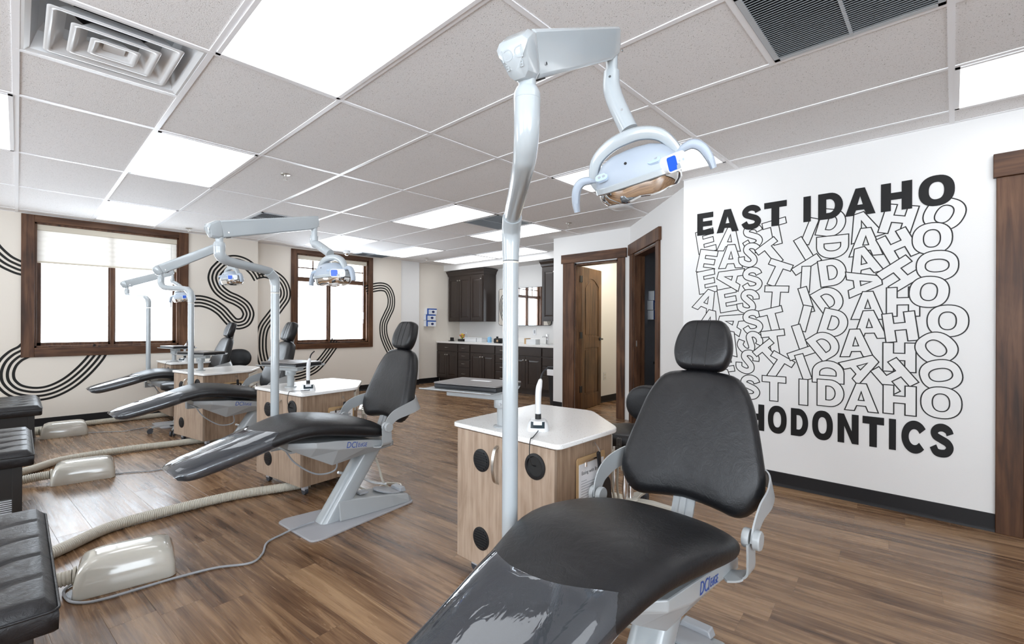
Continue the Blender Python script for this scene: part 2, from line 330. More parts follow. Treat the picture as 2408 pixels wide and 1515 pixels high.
# ------------------------------------------------------------------ room shell
def wallbox(name, a, b, mat): return struct(MB().box(a, b).build(name, mat, smooth=False))
struct(MB().box((-3.3, -6.2, -.05), (6.6, 4.4, 0)).build('floor', 'wood planks', smooth=False))
b = MB(); dx0, dx1, dy0, dy1 = -.6096, 0, -1.2192, -.6096
b.box((-3.3, -6.2, CZ), (dx0, 4.4, CZ+.05)); b.box((dx1, -6.2, CZ), (6.6, 4.4, CZ+.05)); b.box((dx0, -6.2, CZ), (dx1, dy0, CZ+.05)); b.box((dx0, dy1, CZ), (dx1, 4.4, CZ+.05)); b.box((dx0-.05, dy0-.05, CZ+.16), (dx1+.05, dy1+.05, CZ+.2))
struct(b.build('ceiling', 'ceiling tile', smooth=False))
def wall_with_hole(name, x0, x1, y0, y1, holes, mat):
    # wall along X between x0..x1 with rectangular holes (hx0,hx1,z0,z1)
    b = MB(); x = x0
    for hx0, hx1, z0, z1 in holes:
        b.box((x, y0, 0), (hx0, y1, CZ)); b.box((hx0, y0, 0), (hx1, y1, z0)); b.box((hx0, y0, z1), (hx1, y1, CZ)); x = hx1
    b.box((x, y0, 0), (x1, y1, CZ)); return struct(b.build(name, mat, smooth=False))
YW, YV = 3.87, 4.00
wall_with_hole('wall_left', -3.3, 1.86, YW, YW+.22, [(-.47, .885, .90, 2.36)], 'cream wall paint')
wall_with_hole('wall_left_far', 1.86, 4.43, YV, YV+.22, [(2.47, 3.73, .88, 2.33)], 'cream wall paint')
wallbox('wall_left_pier', (4.43, 4.02, 0), (4.86, 4.3, CZ), 'white wall paint')
wallbox('wall_left_alcove', (4.86, 4.08, 0), (6.2, 4.3, CZ), 'cream wall paint')
wallbox('wall_far', (5.96, .2, 0), (6.2, 4.3, CZ), 'white wall paint')
wallbox('trim_1', (5.52, .48, 2.30), (5.96, 4.08, CZ), 'white wall paint')
# wall holding door 1 (plane X=4.65) and its end
b = MB(); b.box((4.65, .11, 0), (4.77, .48, CZ)); b.box((4.65, -.75, 0), (4.77, -.565, CZ)); b.box((4.65, -.565, 2.02), (4.77, .11, CZ)); b.box((4.77, .24, 0), (5.96, .48, CZ))
struct(b.build('wall_back', 'white wall paint', smooth=False))
# angled wall with door 2 from (4.65,-.73) to (3.36,-2.02)
A0, A1 = Vector((4.65, -.73, 0)), Vector((3.36, -2.02, 0)); AD = (A1-A0).normalized(); AN = Vector((AD.y, -AD.x, 0))
if AN.dot(Vector((-.6, -3.67, 0))-A0) < 0: AN = -AN
AM = frame_mtx(A0, AD, AN)     # local: x along wall, y toward room (z up flips) -> use explicit mapping
def ang(u, n, z): return A0+AD*u+AN*n+Vector((0, 0, z))
def abox(bm, u0, u1, n0, n1, z0, z1):
    vs = [ang(u, n, z) for z in (z0, z1) for (u, n) in ((u0, n0), (u1, n0), (u1, n1), (u0, n1))]
    return bm.add(vs, [(0, 3, 2, 1), (4, 5, 6, 7), (0, 1, 5, 4), (1, 2, 6, 5), (2, 3, 7, 6), (3, 0, 4, 7)])
AL = (A1-A0).length; D2a, D2b = .17, 1.0
b = MB(); abox(b, 0, D2a, -.12, 0, 0, CZ); abox(b, D2b, AL, -.12, 0, 0, CZ); abox(b, D2a, D2b, -.12, 0, 2.04, CZ); struct(b.build('wall_angled', 'white wall paint', smooth=False))
# right wall, plane X=3.28, with door 3 beginning at Y=-3.95
XW = 3.28
b = MB(); b.box((XW, -3.95, 0), (XW+.12, -2.0, CZ)); b.box((XW, -5.05, 2.05), (XW+.12, -3.95, CZ)); b.box((XW, -6.2, 0), (XW+.12, -5.05, CZ)); struct(b.build('wall_right', 'white wall paint', smooth=False))
# walls behind the camera; their unseen window openings are added to brighten the ceiling
wall_with_hole('wall_front', -3.3, 3.5, -6.4, -6.2, [(-2.5, -.5, .6, 2.3)], 'white wall paint'); b = MB(); y = -6.2
for y0, y1 in ((-5.8, -4.2), (-3.4, -1.8), (.6, 2.2)): b.box((-3.5, y, 0), (-3.3, y0, CZ)); b.box((-3.5, y0, 0), (-3.3, y1, .6)); b.box((-3.5, y0, 2.3), (-3.3, y1, CZ)); y = y1
b.box((-3.5, y, 0), (-3.3, 4.1, CZ)); struct(b.build('wall_near', 'cream wall paint', smooth=False))
# side rooms beyond the doors
b = MB(); b.box((4.77, -.86, 0), (6.6, -.78, CZ)); b.box((6.1, -.8, 0), (6.2, .3, CZ)); struct(b.build('wall_side_room', 'warm wall paint', smooth=False))
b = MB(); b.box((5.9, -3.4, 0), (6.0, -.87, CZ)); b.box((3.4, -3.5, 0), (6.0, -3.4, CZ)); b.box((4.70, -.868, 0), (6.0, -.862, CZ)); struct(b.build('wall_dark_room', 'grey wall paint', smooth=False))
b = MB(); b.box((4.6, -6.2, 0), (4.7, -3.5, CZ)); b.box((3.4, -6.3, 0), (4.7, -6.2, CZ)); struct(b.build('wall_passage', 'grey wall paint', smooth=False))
# baseboards
def base(name, pts, n): 
    b = MB(); 
    for (p, q) in zip(pts[:-1], pts[1:]):
        p, q = Vector((*p, 0)), Vector((*q, 0)); d = (q-p).normalized(); nn = Vector((d.y, -d.x, 0))*n
        b.rings([[p+nn*a+Vector((0, 0, z)) for a, z in ((0, 0), (.016, 0), (.012, .012), (.007, .02), (.005, .098), (0, .102))], [q+nn*a+Vector((0, 0, z)) for a, z in ((0, 0), (.016, 0), (.012, .012), (.007, .02), (.005, .098), (0, .102))]])
    return struct(b.build(name, 'black rubber', smooth=False))
base('baseboard_left', [(-3.3, YW), (1.86, YW)], 1); base('baseboard_left_far', [(1.86, YV), (4.43, YV), (4.43, 4.02), (4.86, 4.02)], 1); base('baseboard_left_alcove', [(4.86, 4.08), (5.40, 4.08)], 1)
base('baseboard_right', [(XW, -3.85), (XW, -2.0), (3.36, -2.02)], -1); base('baseboard_back', [(4.65, .32), (4.65, .48)], -1); base('baseboard_side_room', [(4.80, .24), (5.96, .24)], 1)
base('baseboard_near', [(-3.3, -6.2), (-3.3, 3.87)], 1); base('baseboard_front', [(-3.3, -6.2), (3.28, -6.2)], -1)
# ceiling grid: tees as geometry
b = MB(); T = .012; gx, gy = .6096, 1.2192
for i in range(-5, 11): b.box((i*gx-T, -6.2, CZ-.004), (i*gx+T, 4.06, CZ))
for j in range(-5, 4): b.box((-3.3, j*gy-T, CZ-.0045), (6.0, j*gy+T, CZ))
for (i, j) in ((-1, -.5), (2, -2.5), (5, .5)): b.box((i*gx, j*gy-T, CZ-.0045), ((i+1)*gx, j*gy+T, CZ))
struct(b.build('ceiling_grid', 'ceiling grid paint', smooth=False))
b = MB(); b.box((-3.3, YW-.02, CZ-.003), (1.86, YW, CZ)); b.box((1.86, YV-.02, CZ-.003), (4.43, YV, CZ)); b.box((XW-.02, -6.2, CZ-.003), (XW, -2.0, CZ)); struct(b.build('trim_2', 'ceiling grid paint', smooth=False))
# ------------------------------------------------------------------ ceiling lights and vents
def ceiling_light(i, j, label, dif='lamp diffuser'):
    t = thing('ceiling_light', label, 'ceiling light', ((i+.5)*gx, (j+.5)*gy, CZ-.002), 0, 'ceiling light panels')
    w, l = gx-.024, gy-.024
    b = MB()
    for s in (-1, 1): b.box((s*w/2-(.018 if s > 0 else 0), -l/2, -.006), (s*w/2+(0 if s > 0 else .018), l/2, .001)); b.box((-w/2, s*l/2-(.018 if s > 0 else 0), -.006), (w/2, s*l/2+(0 if s > 0 else .018), .001))
    b.build('frame', 'ceiling grid paint', t, smooth=False)
    MB().prism(rrect(w-.034, l-.034, .012), -.004, .0).build('diffuser', dif, t, smooth=False)
    return t
for i, j, lb in ((0, -2, 'large flat ceiling light panel nearest above the beige floor boxes'), (0, 0, 'second ceiling light panel in the row toward the large window'), (0, 2, 'ceiling light panel just in front of the large window'),
    (4, 0, 'ceiling light panel beside the dark grille over the main walkway'), (4, -2, 'ceiling light panel behind the nearest dental lamp head'), (4, 2, 'ceiling light panel in front of the small gridded window'),
    (6, 0, 'ceiling light panel behind the nearest pole, left of the back doorway'), (6, 2, 'ceiling light panel right of the dome camera'), (8, 1, 'right one of two joined light panels over the counter'), (8, 2, 'left one of two joined light panels over the counter'),
    (4, -4, 'ceiling light panel above the right doorway')):
    ceiling_light(i, j, lb)
ceiling_light(-2, 0, 'ceiling light panel cut off by the left picture edge', 'lamp diffuser dim')
ceiling_light(0, -4, 'ceiling light panel overhead, behind the viewpoint'); ceiling_light(-4, -2, 'ceiling light panel overhead at the near wall'); ceiling_light(-4, 1, 'ceiling light panel over the benches, outside the picture')
# square cone diffuser, -1..0, -1..-.5
t = thing('air_diffuser', 'white square air diffuser with nested cones and round duct opening', 'air vent', (-.5*gx, -.75*gy, CZ))
b = MB(); h = gx/2-.012
sqr = lambda k, z: [Vector((sx*k, sy*k, z)) for sx, sy in ((1, 1), (-1, 1), (-1, -1), (1, -1))]
b.rings([sqr(h, -.003), sqr(h-.012, -.004), sqr(h-.03, .004), sqr(h-.055, .085), sqr(h-.075, .12)], cap=False); b.build('pan', 'white plastic', t, smooth=False)
MB().rings([sqr(h-.074, .12), sqr(.10, .122)], cap=False).build('back_pan', 'louvre metal', t, smooth=False)
b = MB(); b.lathe([(.14, .117), (.145, .119), (.14, .121)], n=32); b.build('duct_collar', 'brushed aluminium', t)
MB().lathe([(0, .1165), (.14, .1165), (.14, .1175), (0, .1175)], n=32).build('duct_opening', 'duct dark', t)
for k, z in ((.222, -.006), (.150, -.012), (.085, -.016)):
    b = MB(); sq = lambda q, zz: [Vector((x, y, zz)) for x, y in rrect(2*q, 2*q, .014, 3)]
    b.rings([sq(k, z+.004), sq(k-.006, z), sq(k-.022, z+.001), sq(k-.032, z+.022), sq(k-.060, z+.056), sq(k-.062, z+.052), sq(k-.036, z+.024), sq(k-.026, z+.006), sq(k-.008, z+.006), sq(k, z+.004)], cap=False); b.build('cone', 'white plastic', t, ang=60)
MB().prism(rrect(.075, .075, .01), .002, .006).build('center_plate', 'white plastic', t)
for (sx, sy) in ((.17, .17), (-.17, -.17)):
    MB().cyl((sx*.9, sy*.9, .04), (sx*1.0, sy*1.0, .12), .003, 6).build('bracket', 'brushed nickel', t)
def grille(i, j, label, nsl=34, div=True):
    t = thing('return_grille', label, 'air vent', ((i+.5)*gx, (j+.25)*gy, CZ), 0, 'return air grilles')
    h = gx/2-.014; b = MB()
    for s in (-1, 1):
        b.box((s*h-(.022 if s > 0 else 0), -h, -.007), (s*h+(0 if s > 0 else .022), h, 0)); b.box((-h, s*h-(.022 if s > 0 else 0), -.007), (h, s*h+(0 if s > 0 else .022), 0))
    if div: b.box((-h, -.006, -.0075), (h, .006, 0))
    b.build('frame', 'louvre metal', t, smooth=False)
    MB().box((-h+.02, -h+.02, -.001), (h-.02, h-.02, .0)).build('duct_opening', 'duct dark', t, smooth=False)
    b = MB(); st = (2*h-.05)/nsl
    for k in range(nsl):
        x = -h+.028+k*st; b.add([(x+.007, -h+.02, -.001), (x, -h+.02, -.009), (x+.0014, -h+.02, -.009), (x+.0084, -h+.02, -.001), (x+.007, h-.02, -.001), (x, h-.02, -.009), (x+.0014, h-.02, -.009), (x+.0084, h-.02, -.001)],
              [(0, 1, 2, 3), (7, 6, 5, 4), (0, 4, 5, 1), (1, 5, 6, 2), (2, 6, 7, 3), (3, 7, 4, 0)])
    b.build('louvre', 'louvre metal', t, smooth=False); return t
grille(2, -3, 'large louvred return grille at the top right of the ceiling'); grille(5, 0, 'dark return grille beside the light panel behind the nearest pole'); grille(2, 1.5, 'dark return grille seen behind the second lamp arm')
grille(5.6, 3-.02, 'small flat ceiling grille in front of the small window', 20, False)
def sprinkler(x, y, label):
    t = thing('sprinkler', label, 'sprinkler', (x, y, CZ), 0, 'fire sprinklers')
    MB().lathe([(.038, 0), (.036, -.004), (.018, -.008), (.0, -.008)]).build('escutcheon', 'brushed nickel', t)
    b = MB(); b.cyl((0, 0, -.004), (0, 0, -.02), .008, 10)
    for s in (-1, 1): b.tube([(s*.007, 0, -.02), (s*.013, 0, -.032), (s*.004, 0, -.046)], .0025, 6)
    b.lathe([(.0, -.046), (.017, -.046), (.017, -.049), (0, -.049)]); b.build('head', 'brushed nickel', t)
for x, y, l in ((1.49*gx, .27*gy, 'nickel fire sprinkler head right of the second light panel'), (1.5*gx, 2.87*gy, 'fire sprinkler head near the large window top corner'), (6.5*gx, -.24*gy, 'fire sprinkler head left of the angled wall'), (7.51*gx, 2.79*gy, 'small far fire sprinkler head over the wall glove boxes')): sprinkler(x, y, l)
t = thing('wireless_access_point', 'white square wireless device on the ceiling behind the nearest lamp head', 'access point', (5.98*gx, -.97*gy, CZ))
MB().prism(rrect(.14, .14, .03), -.004-.005, -.005).build('mount', 'dark plastic', t)
b = MB(); b.rings([[Vector((x, y, z)) for x, y in rrect(2*k, 2*k, .04)] for k, z in ((.095, -.009), (.105, -.022), (.09, -.034), (.05, -.036))]); b.build('housing', 'white plastic', t)
t = thing('dome_camera', 'small white dome security camera above the small window', 'security camera', (5.23*gx, 3.06*gy, CZ))
MB().lathe([(.055, 0), (.055, -.03), (.045, -.04), (0, -.04)]).build('housing', 'white plastic', t)
MB().lathe([(.04, -.04), (.038, -.055), (.028, -.07), (.012, -.078), (0, -.079)]).build('dome', 'chrome', t)
# ------------------------------------------------------------------ windows
def window(name, x0, x1, z0, z1, y, mul, cas, shade):
    # x0..z1 outer casing rectangle on wall plane y; casing width cas
    g = struct(bpy.data.objects.new(name, None)); C.objects.link(g); g.location = ((x0+x1)/2, y, z0); ox, oz = (x0+x1)/2, z0
    X = lambda v: v-ox; Z = lambda v: v-oz
    MB().box((X(x0), -.022, 0), (X(x0+cas), 0, Z(z1))).build('casing', 'stained trim', g, bev=.003); MB().box((X(x1-cas), -.022, 0), (X(x1), 0, Z(z1))).build('casing', 'stained trim', g, bev=.003)
    MB().box((X(x0+cas), -.022, 0), (X(x1-cas), 0, cas)).build('casing', 'stained trim x', g, bev=.003); MB().box((X(x0+cas), -.022, Z(z1-cas*.75)), (X(x1-cas), 0, Z(z1))).build('casing', 'stained trim x', g, bev=.003)
    ix0, ix1, iz0, iz1 = x0+cas, x1-cas, z0+cas, z1-cas*.75
    b = MB(); b.box((X(ix0), 0, Z(iz0)), (X(ix0+.02), .12, Z(iz1))); b.box((X(ix1-.02), 0, Z(iz0)), (X(ix1), .12, Z(iz1))); b.box((X(ix0), 0, Z(iz0)), (X(ix1), .12, Z(iz0)+.02)); b.box((X(ix0), 0, Z(iz1)-.02), (X(ix1), .12, Z(iz1)))
    b.build('window_frame', 'stained trim', g, bev=.002)
    f = .035; b = MB(); mid = mul
    for a0, a1 in ((ix0+.02, mid), (mid, ix1-.02)):
        b.box((X(a0), .07, Z(iz0)+.02), (X(a0)+f, .11, Z(iz1)-.02)); b.box((X(a1)-f, .07, Z(iz0)+.02), (X(a1), .11, Z(iz1)-.02)); b.box((X(a0), .07, Z(iz0)+.02), (X(a1), .11, Z(iz0)+.02+f)); b.box((X(a0), .07, Z(iz1)-.02-f), (X(a1), .11, Z(iz1)-.02))
    b.build('sash', 'stained trim', g, bev=.002)
    MB().box((X(mid)-.02, .04, Z(iz0)+.02), (X(mid)+.02, .075, Z(iz1)-.02)).build('mullion', 'stained trim', g, bev=.002)
    MB().box((X(ix0)+.02, .088, Z(iz0)+.02), (X(ix1)-.02, .092, Z(iz1)-.02)).build('pane', 'window glass', g, smooth=False)
    if shade[0] == 'long':
        b = MB(); n = 7; zt, zb = Z(iz1)-.05, Z(shade[1]); pts = []
        for k in range(n*4+1):
            q = k/(n*4); z = zt+(zb-zt)*q; pts.append((.035-.006*math.sin(math.pi*(k % 4)/4), z))
        b.rings([[Vector((X(ix0)+.012, y_, z_)) for y_, z_ in pts], [Vector((X(ix1)-.012, y_, z_)) for y_, z_ in pts]], cap=False, closed=False); b.build('roller_shade', 'roller shade', g)
        MB().box((X(ix0)+.012, .02, zb-.012), (X(ix1)-.012, .045, zb+.006)).build('bottom_rail', 'shade fabric', g, bev=.003)
    MB().box((X(ix0)+.008, .012, Z(iz1)-.085), (X(ix1)-.008, .055, Z(iz1)-.002)).build('headrail', 'shade fabric', g, bev=.008)
    return g, X, Z, ix0, ix1, iz0, iz1
g, X, Z, ix0, ix1, iz0, iz1 = window('window_1', -.575, .985, .80, 2.405, YW, .205, .105, ('long', 1.885))
b = MB(); b.cyl((X(.80), .03, Z(1.2)), (X(.80), .03, Z(2.3)), .003, 6); b.cyl((X(.80), .03, Z(1.40)), (X(.80), .03, Z(1.52)), .010, 10); b.build('pull_cord', 'white plastic', g)
g, X, Z, ix0, ix1, iz0, iz1 = window('window_2', 2.385, 3.825, .78, 2.39, YV, 3.04, .09, ('short', 0))
MB().box((X(ix0)+.02, .055, Z(1.885)), (X(ix1)-.02, .115, Z(1.955))).build('transom', 'stained trim x', g, bev=.003)
b = MB()
for a0, a1 in ((ix0+.055, 3.02), (3.06, ix1-.055)):
    m_ = (a0+a1)/2; b.box((X(m_)-.009, .082, Z(1.95)), (X(m_)+.009, .1, Z(iz1)-.05)); b.box((X(a0), .082, Z(2.10)), (X(a1), .1, Z(2.118)))
b.build('grille_bar', 'stained trim x', g)
b = MB(); b.cyl((X(3.66), .03, Z(1.2)), (X(3.66), .03, Z(2.3)), .003, 6); b.cyl((X(3.66), .03, Z(1.28)), (X(3.66), .03, Z(1.40)), .010, 10); b.build('pull_cord', 'white plastic', g)
# ------------------------------------------------------------------ doors
def grp(name, loc): o = struct(bpy.data.objects.new(name, None)); C.objects.link(o); o.location = loc; return o
g = grp('door_1', (4.65, -.23, 0)); P = lambda y: y+.23
for y0, y1 in ((.11, .30), (-.665, -.565)): MB().box((-.022, P(y0), 0), (0, P(y1), 2.04)).build('casing', 'stained trim', g, bev=.003)
MB().box((-.032, P(-.69), 2.04), (0, P(.325), 2.16)).build('header', 'stained trim y', g, bev=.003)
b = MB(); b.box((0, P(.085), 0), (.125, P(.11), 2.04)); b.box((0, P(-.565), 0), (.125, P(-.54), 2.04)); b.box((0, P(-.565), 2.0), (.125, P(.11), 2.03)); b.build('jamb', 'stained trim', g, bev=.002)
# open door leaf, hinged at (4.77,.09), swung against the side wall
hd = Vector((4.775, .085, 0)); dd = (Vector((5.44, .185, 0))-hd).normalized(); dl = .66
def dpt(u, n, z): return hd+dd*u+Vector((dd.y, -dd.x, 0))*n+Vector((0, 0, z))-Vector((4.65, -.23, 0))
def dbox(bm, u0, u1, n0, n1, z0, z1):
    vs = [dpt(u, n, z) for z in (z0, z1) for (u, n) in ((u0, n0), (u1, n0), (u1, n1), (u0, n1))]; return bm.add(vs, [(0, 3, 2, 1), (4, 5, 6, 7), (0, 1, 5, 4), (1, 2, 6, 5), (2, 3, 7, 6), (3, 0, 4, 7)])
b = MB(); dbox(b, 0, dl, -.035, -.006, .01, 2.0); dbox(b, 0, .10, -.006, .002, .01, 2.0); dbox(b, dl-.10, dl, -.006, .002, .01, 2.0); dbox(b, .1, dl-.1, -.006, .002, .01, .20); dbox(b, .1, dl-.1, -.006, .002, .86, 1.02)
arc = [(.10, 1.75)]+[(.10+(dl-.2)*k/12, 1.75+.10*math.sin(math.pi*k/12)) for k in range(1, 12)]+[(dl-.10, 1.75), (dl-.10, 2.0), (.10, 2.0)]
b.rings([[dpt(u, -.006, z) for u, z in arc], [dpt(u, .002, z) for u, z in arc]]); leaf = b.build('door_panel', 'stained door', g, bev=.003)
b = MB(); dbox(b, .13, dl-.13, -.006, .0, .23, .83); ar2 = [(.13, 1.05)]+[(.13, 1.71)]+[(.13+(dl-.26)*k/12, 1.71+.10*math.sin(math.pi*k/12)) for k in range(1, 12)]+[(dl-.13, 1.71), (dl-.13, 1.05)]
b.rings([[dpt(u, -.006, z) for u, z in ar2], [dpt(u, .0, z) for u, z in ar2]]); b.build('raised_panel', 'stained door', g, bev=.006)
b = MB(); b.cyl(dpt(dl-.05, .0, .98), dpt(dl-.05, .05, .98), .012); b.tube([dpt(dl-.05, .045, .98), dpt(dl-.09, .05, .98), dpt(dl-.16, .048, .975)], .008, 10); b.cyl(dpt(dl-.05, -.035, .98), dpt(dl-.05, -.08, .98), .012); b.tube([dpt(dl-.05, -.075, .98), dpt(dl-.16, -.075, .975)], .008, 10); b.cyl(dpt(dl-.05, .002, .98), dpt(dl-.05, .008, .98), .028); b.build('door_handle', 'dark plastic', g)
for z in (.25, 1.0, 1.78):
    b = MB(); b.box((.085, P(.078), z), (.128, P(.092), z+.09)); b.cyl((.128, P(.08), z), (.128, P(.08), z+.09), .008, 10); b.build('hinge', 'dark plastic', g)
# door 2 in the angled wall
g = grp('door_2', A0)
def gb(bm, u0, u1, n0, n1, z0, z1):
    vs = [ang(u, n, z)-A0 for z in (z0, z1) for (u, n) in ((u0, n0), (u1, n0), (u1, n1), (u0, n1))]; return bm.add(vs, [(0, 3, 2, 1), (4, 5, 6, 7), (0, 1, 5, 4), (1, 2, 6, 5), (2, 3, 7, 6), (3, 0, 4, 7)])
for u0, u1 in ((.045, D2a), (D2b, D2b+.10)): gb(MB(), u0, u1, 0, .022, 0, 2.05).build('casing', 'stained trim', g, bev=.003)
gb(MB(), .01, D2b+.13, 0, .032, 2.05, 2.185).build('header', 'stained trim', g, bev=.003)
b = MB(); gb(b, D2a, D2a+.025, -.125, 0, 0, 2.05); gb(b, D2b-.025, D2b, -.125, 0, 0, 2.05); gb(b, D2a, D2b, -.125, 0, 2.02, 2.05); gb(b, D2a+.025, D2a+.04, -.07, -.03, 0, 2.03); b.build('jamb', 'stained trim', g, bev=.002)
gb(MB(), D2a+.025, D2a+.028, -.06, -.02, .93, 1.0).build('strike_plate', 'brushed nickel', g)
# door 3, right edge
g = grp('door_3', (XW, -3.9, 0))
MB().box((-.024, -.056, 0), (0, .055, 2.04)).build('casing', 'stained trim', g, bev=.003); MB().box((-.024, -1.25, 0), (0, -1.15, 2.04)).build('casing', 'stained trim', g, bev=.003)
MB().box((-.036, -1.28, 2.04), (0, .068, 2.175)).build('header', 'stained trim y', g, bev=.003)
b = MB(); b.box((0, -.075, 0), (.125, -.05, 2.05)); b.box((0, -1.15, 0), (.125, -1.125, 2.05)); b.box((0, -1.15, 2.03), (.125, -.05, 2.05)); b.build('jamb', 'stained trim', g, bev=.002)
# ------------------------------------------------------------------ wall art
def glyph(g):
    # unit-height letters, contours as list of loops (first outer, others holes); x centred
    def el(cx, cy, rx, ry, n=40, e=2.0): return [(cx+rx*math.copysign(abs(math.cos(a))**(2/e), math.cos(a)), cy+ry*math.copysign(abs(math.sin(a))**(2/e), math.sin(a))) for a in [2*math.pi*k/n for k in range(n)]]
    if g == 'O': return [el(0, 0, .5, .52, e=2.3), el(0, 0, .21, .29, e=2.3)[::-1]]
    if g == 'I': return [[(-.15, -.5), (.15, -.5), (.15, .5), (-.15, .5)]]
    if g == 'T': return [[(-.15, -.5), (.15, -.5), (.15, .25), (.43, .25), (.43, .5), (-.43, .5), (-.43, .25), (-.15, .25)]]
    if g == 'E': return [[(-.38, -.5), (.40, -.5), (.40, -.26), (-.10, -.26), (-.10, -.11), (.34, -.11), (.34, .12), (-.10, .12), (-.10, .26), (.39, .26), (.39, .5), (-.38, .5)]]
    if g == 'H': return [[(-.44, -.5), (-.15, -.5), (-.15, -.11), (.15, -.11), (.15, -.5), (.44, -.5), (.44, .5), (.15, .5), (.15, .14), (-.15, .14), (-.15, .5), (-.44, .5)]]
    if g == 'A': return [[(-.49, -.5), (-.20, -.5), (-.13, -.31), (.13, -.31), (.20, -.5), (.49, -.5), (.15, .5), (-.15, .5)], [(-.085, -.11), (0, .20), (.085, -.11)]]
    if g == 'N': return [[(-.42, -.5), (-.15, -.5), (-.15, .08), (.16, -.5), (.42, -.5), (.42, .5), (.15, .5), (.15, -.08), (-.16, .5), (-.42, .5)]]
    if g == 'D':
        o = [(-.42, -.5), (-.02, -.5)]+[(-.02+.44*math.sin(a), -.5*math.cos(a)) for a in [math.pi*k/16 for k in range(1, 16)]]+[(-.02, .5), (-.42, .5)]
        i = [(-.14, -.26), (-.14, .26), (-.04, .26)]+[(-.04+.19*math.sin(a), .26*math.cos(a)) for a in [math.pi*k/12 for k in range(1, 12)]]+[(-.04, -.26)]
        return [o, i]
    if g == 'R': return [[(-.42, -.5), (-.14, -.5), (-.14, -.12), (-.02, -.12), (.16, -.5), (.46, -.5), (.24, -.06), (.38, .06), (.40, .25), (.32, .42), (.14, .5), (-.42, .5)], [(-.14, .10), (-.14, .27), (.08, .27), (.12, .185), (.08, .10)]]
    def stroke(pts, w, n=8):
        P = catmull([Vector((x, y, 0)) for x, y in pts], n); l, r_ = [], []
        for k, p in enumerate(P):
            t = (P[min(k+1, len(P)-1)]-P[max(k-1, 0)]).normalized(); nn = Vector((-t.y, t.x, 0)); l.append((p+nn*w/2).to_2d()); r_.append((p-nn*w/2).to_2d())
        return [tuple(q) for q in r_]+[tuple(q) for q in reversed(l)]
    if g == 'C':
        pts = [(.40*math.cos(a)*.86+.03, .385*math.sin(a)) for a in [R(d) for d in range(32, 329, 22)]]; return [stroke(pts, .27, 4)]
    if g == 'S':
        pts = [(.26, .19), (.20, .31), (.04, .385), (-.13, .36), (-.235, .25), (-.20, .12), (-.02, .03), (.17, -.06), (.255, -.20), (.17, -.345), (0, -.39), (-.18, -.355), (-.28, -.19)]
        return [stroke(pts, .235, 5)]
def offset(loop, d):
    n = len(loop); out = []
    for i in range(n):
        a = Vector(loop[i-1]); p = Vector(loop[i]); c = Vector(loop[(i+1) % n]); e1 = (p-a); e2 = (c-p)
        if e1.length < 1e-7 or e2.length < 1e-7: out.append(tuple(p)); continue
        e1.normalize(); e2.normalize(); n1 = Vector((e1.y, -e1.x)); n2 = Vector((e2.y, -e2.x)); m = n1+n2
        if m.length < 1e-4: m = n1
        m.normalize(); k = max(.35, m.dot(n1)); out.append(tuple(p+m*(d/k)))
    return out
def fill(bm, loops, f):
    if len(loops) == 1 and len(loops[0]) > 30:      # a stroke: left side + mirrored right side
        lp = loops[0]; n = len(lp)
        bm.add([f(x, y) for x, y in lp], [(i, i+1, n-2-i, n-1-i) for i in range(n//2-1)]); return
    flat = [Vector((x, y, 0)) for lp in loops for x, y in lp]; tri = tessellate_polygon([[Vector((x, y, 0)) for x, y in lp] for lp in loops])
    bm.add([f(p.x, p.y) for p in flat], [tuple(t) for t in tri if len(set(t)) == 3])
art = thing('wall_lettering', 'black EAST IDAHO ORTHODONTICS lettering with tumbling outlined letters on the white wall', 'wall lettering', (XW, -2.9, 1.26))
def wl(d, z, eps): return Vector((-eps, -(d-2.9), z-1.26))
LET=[('E',2.186,1.878,9),('E',2.196,1.711,-12),('E',2.195,1.545,8),('A',2.196,1.387,-24),('E',2.362,1.39,9),('A',2.217,1.219,-15),('A',2.382,1.211,75),('A',2.364,1.05,-12),('E',2.326,0.903,12),('A',2.334,0.742,0),('A',2.376,1.871,-7),('A',2.384,1.734,-2),('A',2.373,1.566,75),('S',2.543,1.874,0),('S',2.525,1.731,-25),('S',2.541,1.543,2),('S',2.512,1.373,-20),('S',2.545,1.214,5),('S',2.528,1.055,-50),('S',2.51,0.906,-28),('T',2.703,1.883,10),('T',2.677,1.731,35),('T',2.708,1.574,-24),('T',2.705,1.39,-4),('T',2.685,1.226,14),('T',2.693,1.059,8),('T',2.666,0.968,42),('T',2.717,0.88,-30),('I',2.92,1.861,-20),('I',2.886,1.735,27),('I',2.899,1.625,-58),('I',2.896,1.52,-3),('I',2.9,1.372,16),('I',2.89,1.239,-13),('I',2.862,1.102,17),('I',2.876,0.992,-67),('I',2.883,0.89,18),('D',3.052,1.9,-15),('D',3.055,1.734,-90),('D',3.056,1.559,7),('D',3.036,1.367,32),('D',3.066,1.203,-15),('D',3.013,1.054,36),('D',3.032,0.865,90),('A',3.227,1.854,15),('A',3.241,1.747,0),('A',3.228,1.621,13),('A',3.234,1.475,-83),('A',3.253,1.323,0),('A',3.261,1.196,3),('A',3.188,1.072,3),('A',3.222,0.916,-53),('H',3.407,1.87,-15),('H',3.407,1.701,24),('H',3.418,1.519,-54),('H',3.432,1.342,0),('H',3.419,1.181,7),('H',3.415,0.986,0),('H',3.39,0.861,36),('O',3.624,1.871,-25),('O',3.569,1.729,0),('O',3.593,1.559,90),('O',3.556,1.399,-5),('O',3.641,1.219,0),('O',3.59,1.051,40),('O',3.611,0.888,-75),('S',2.529,0.712,0),('T',2.694,0.716,0),('I',2.885,0.709,0),('D',3.047,0.718,0),('A',3.22,0.708,0),('H',3.417,0.712,0),('O',3.613,0.718,0)]
HL = .186
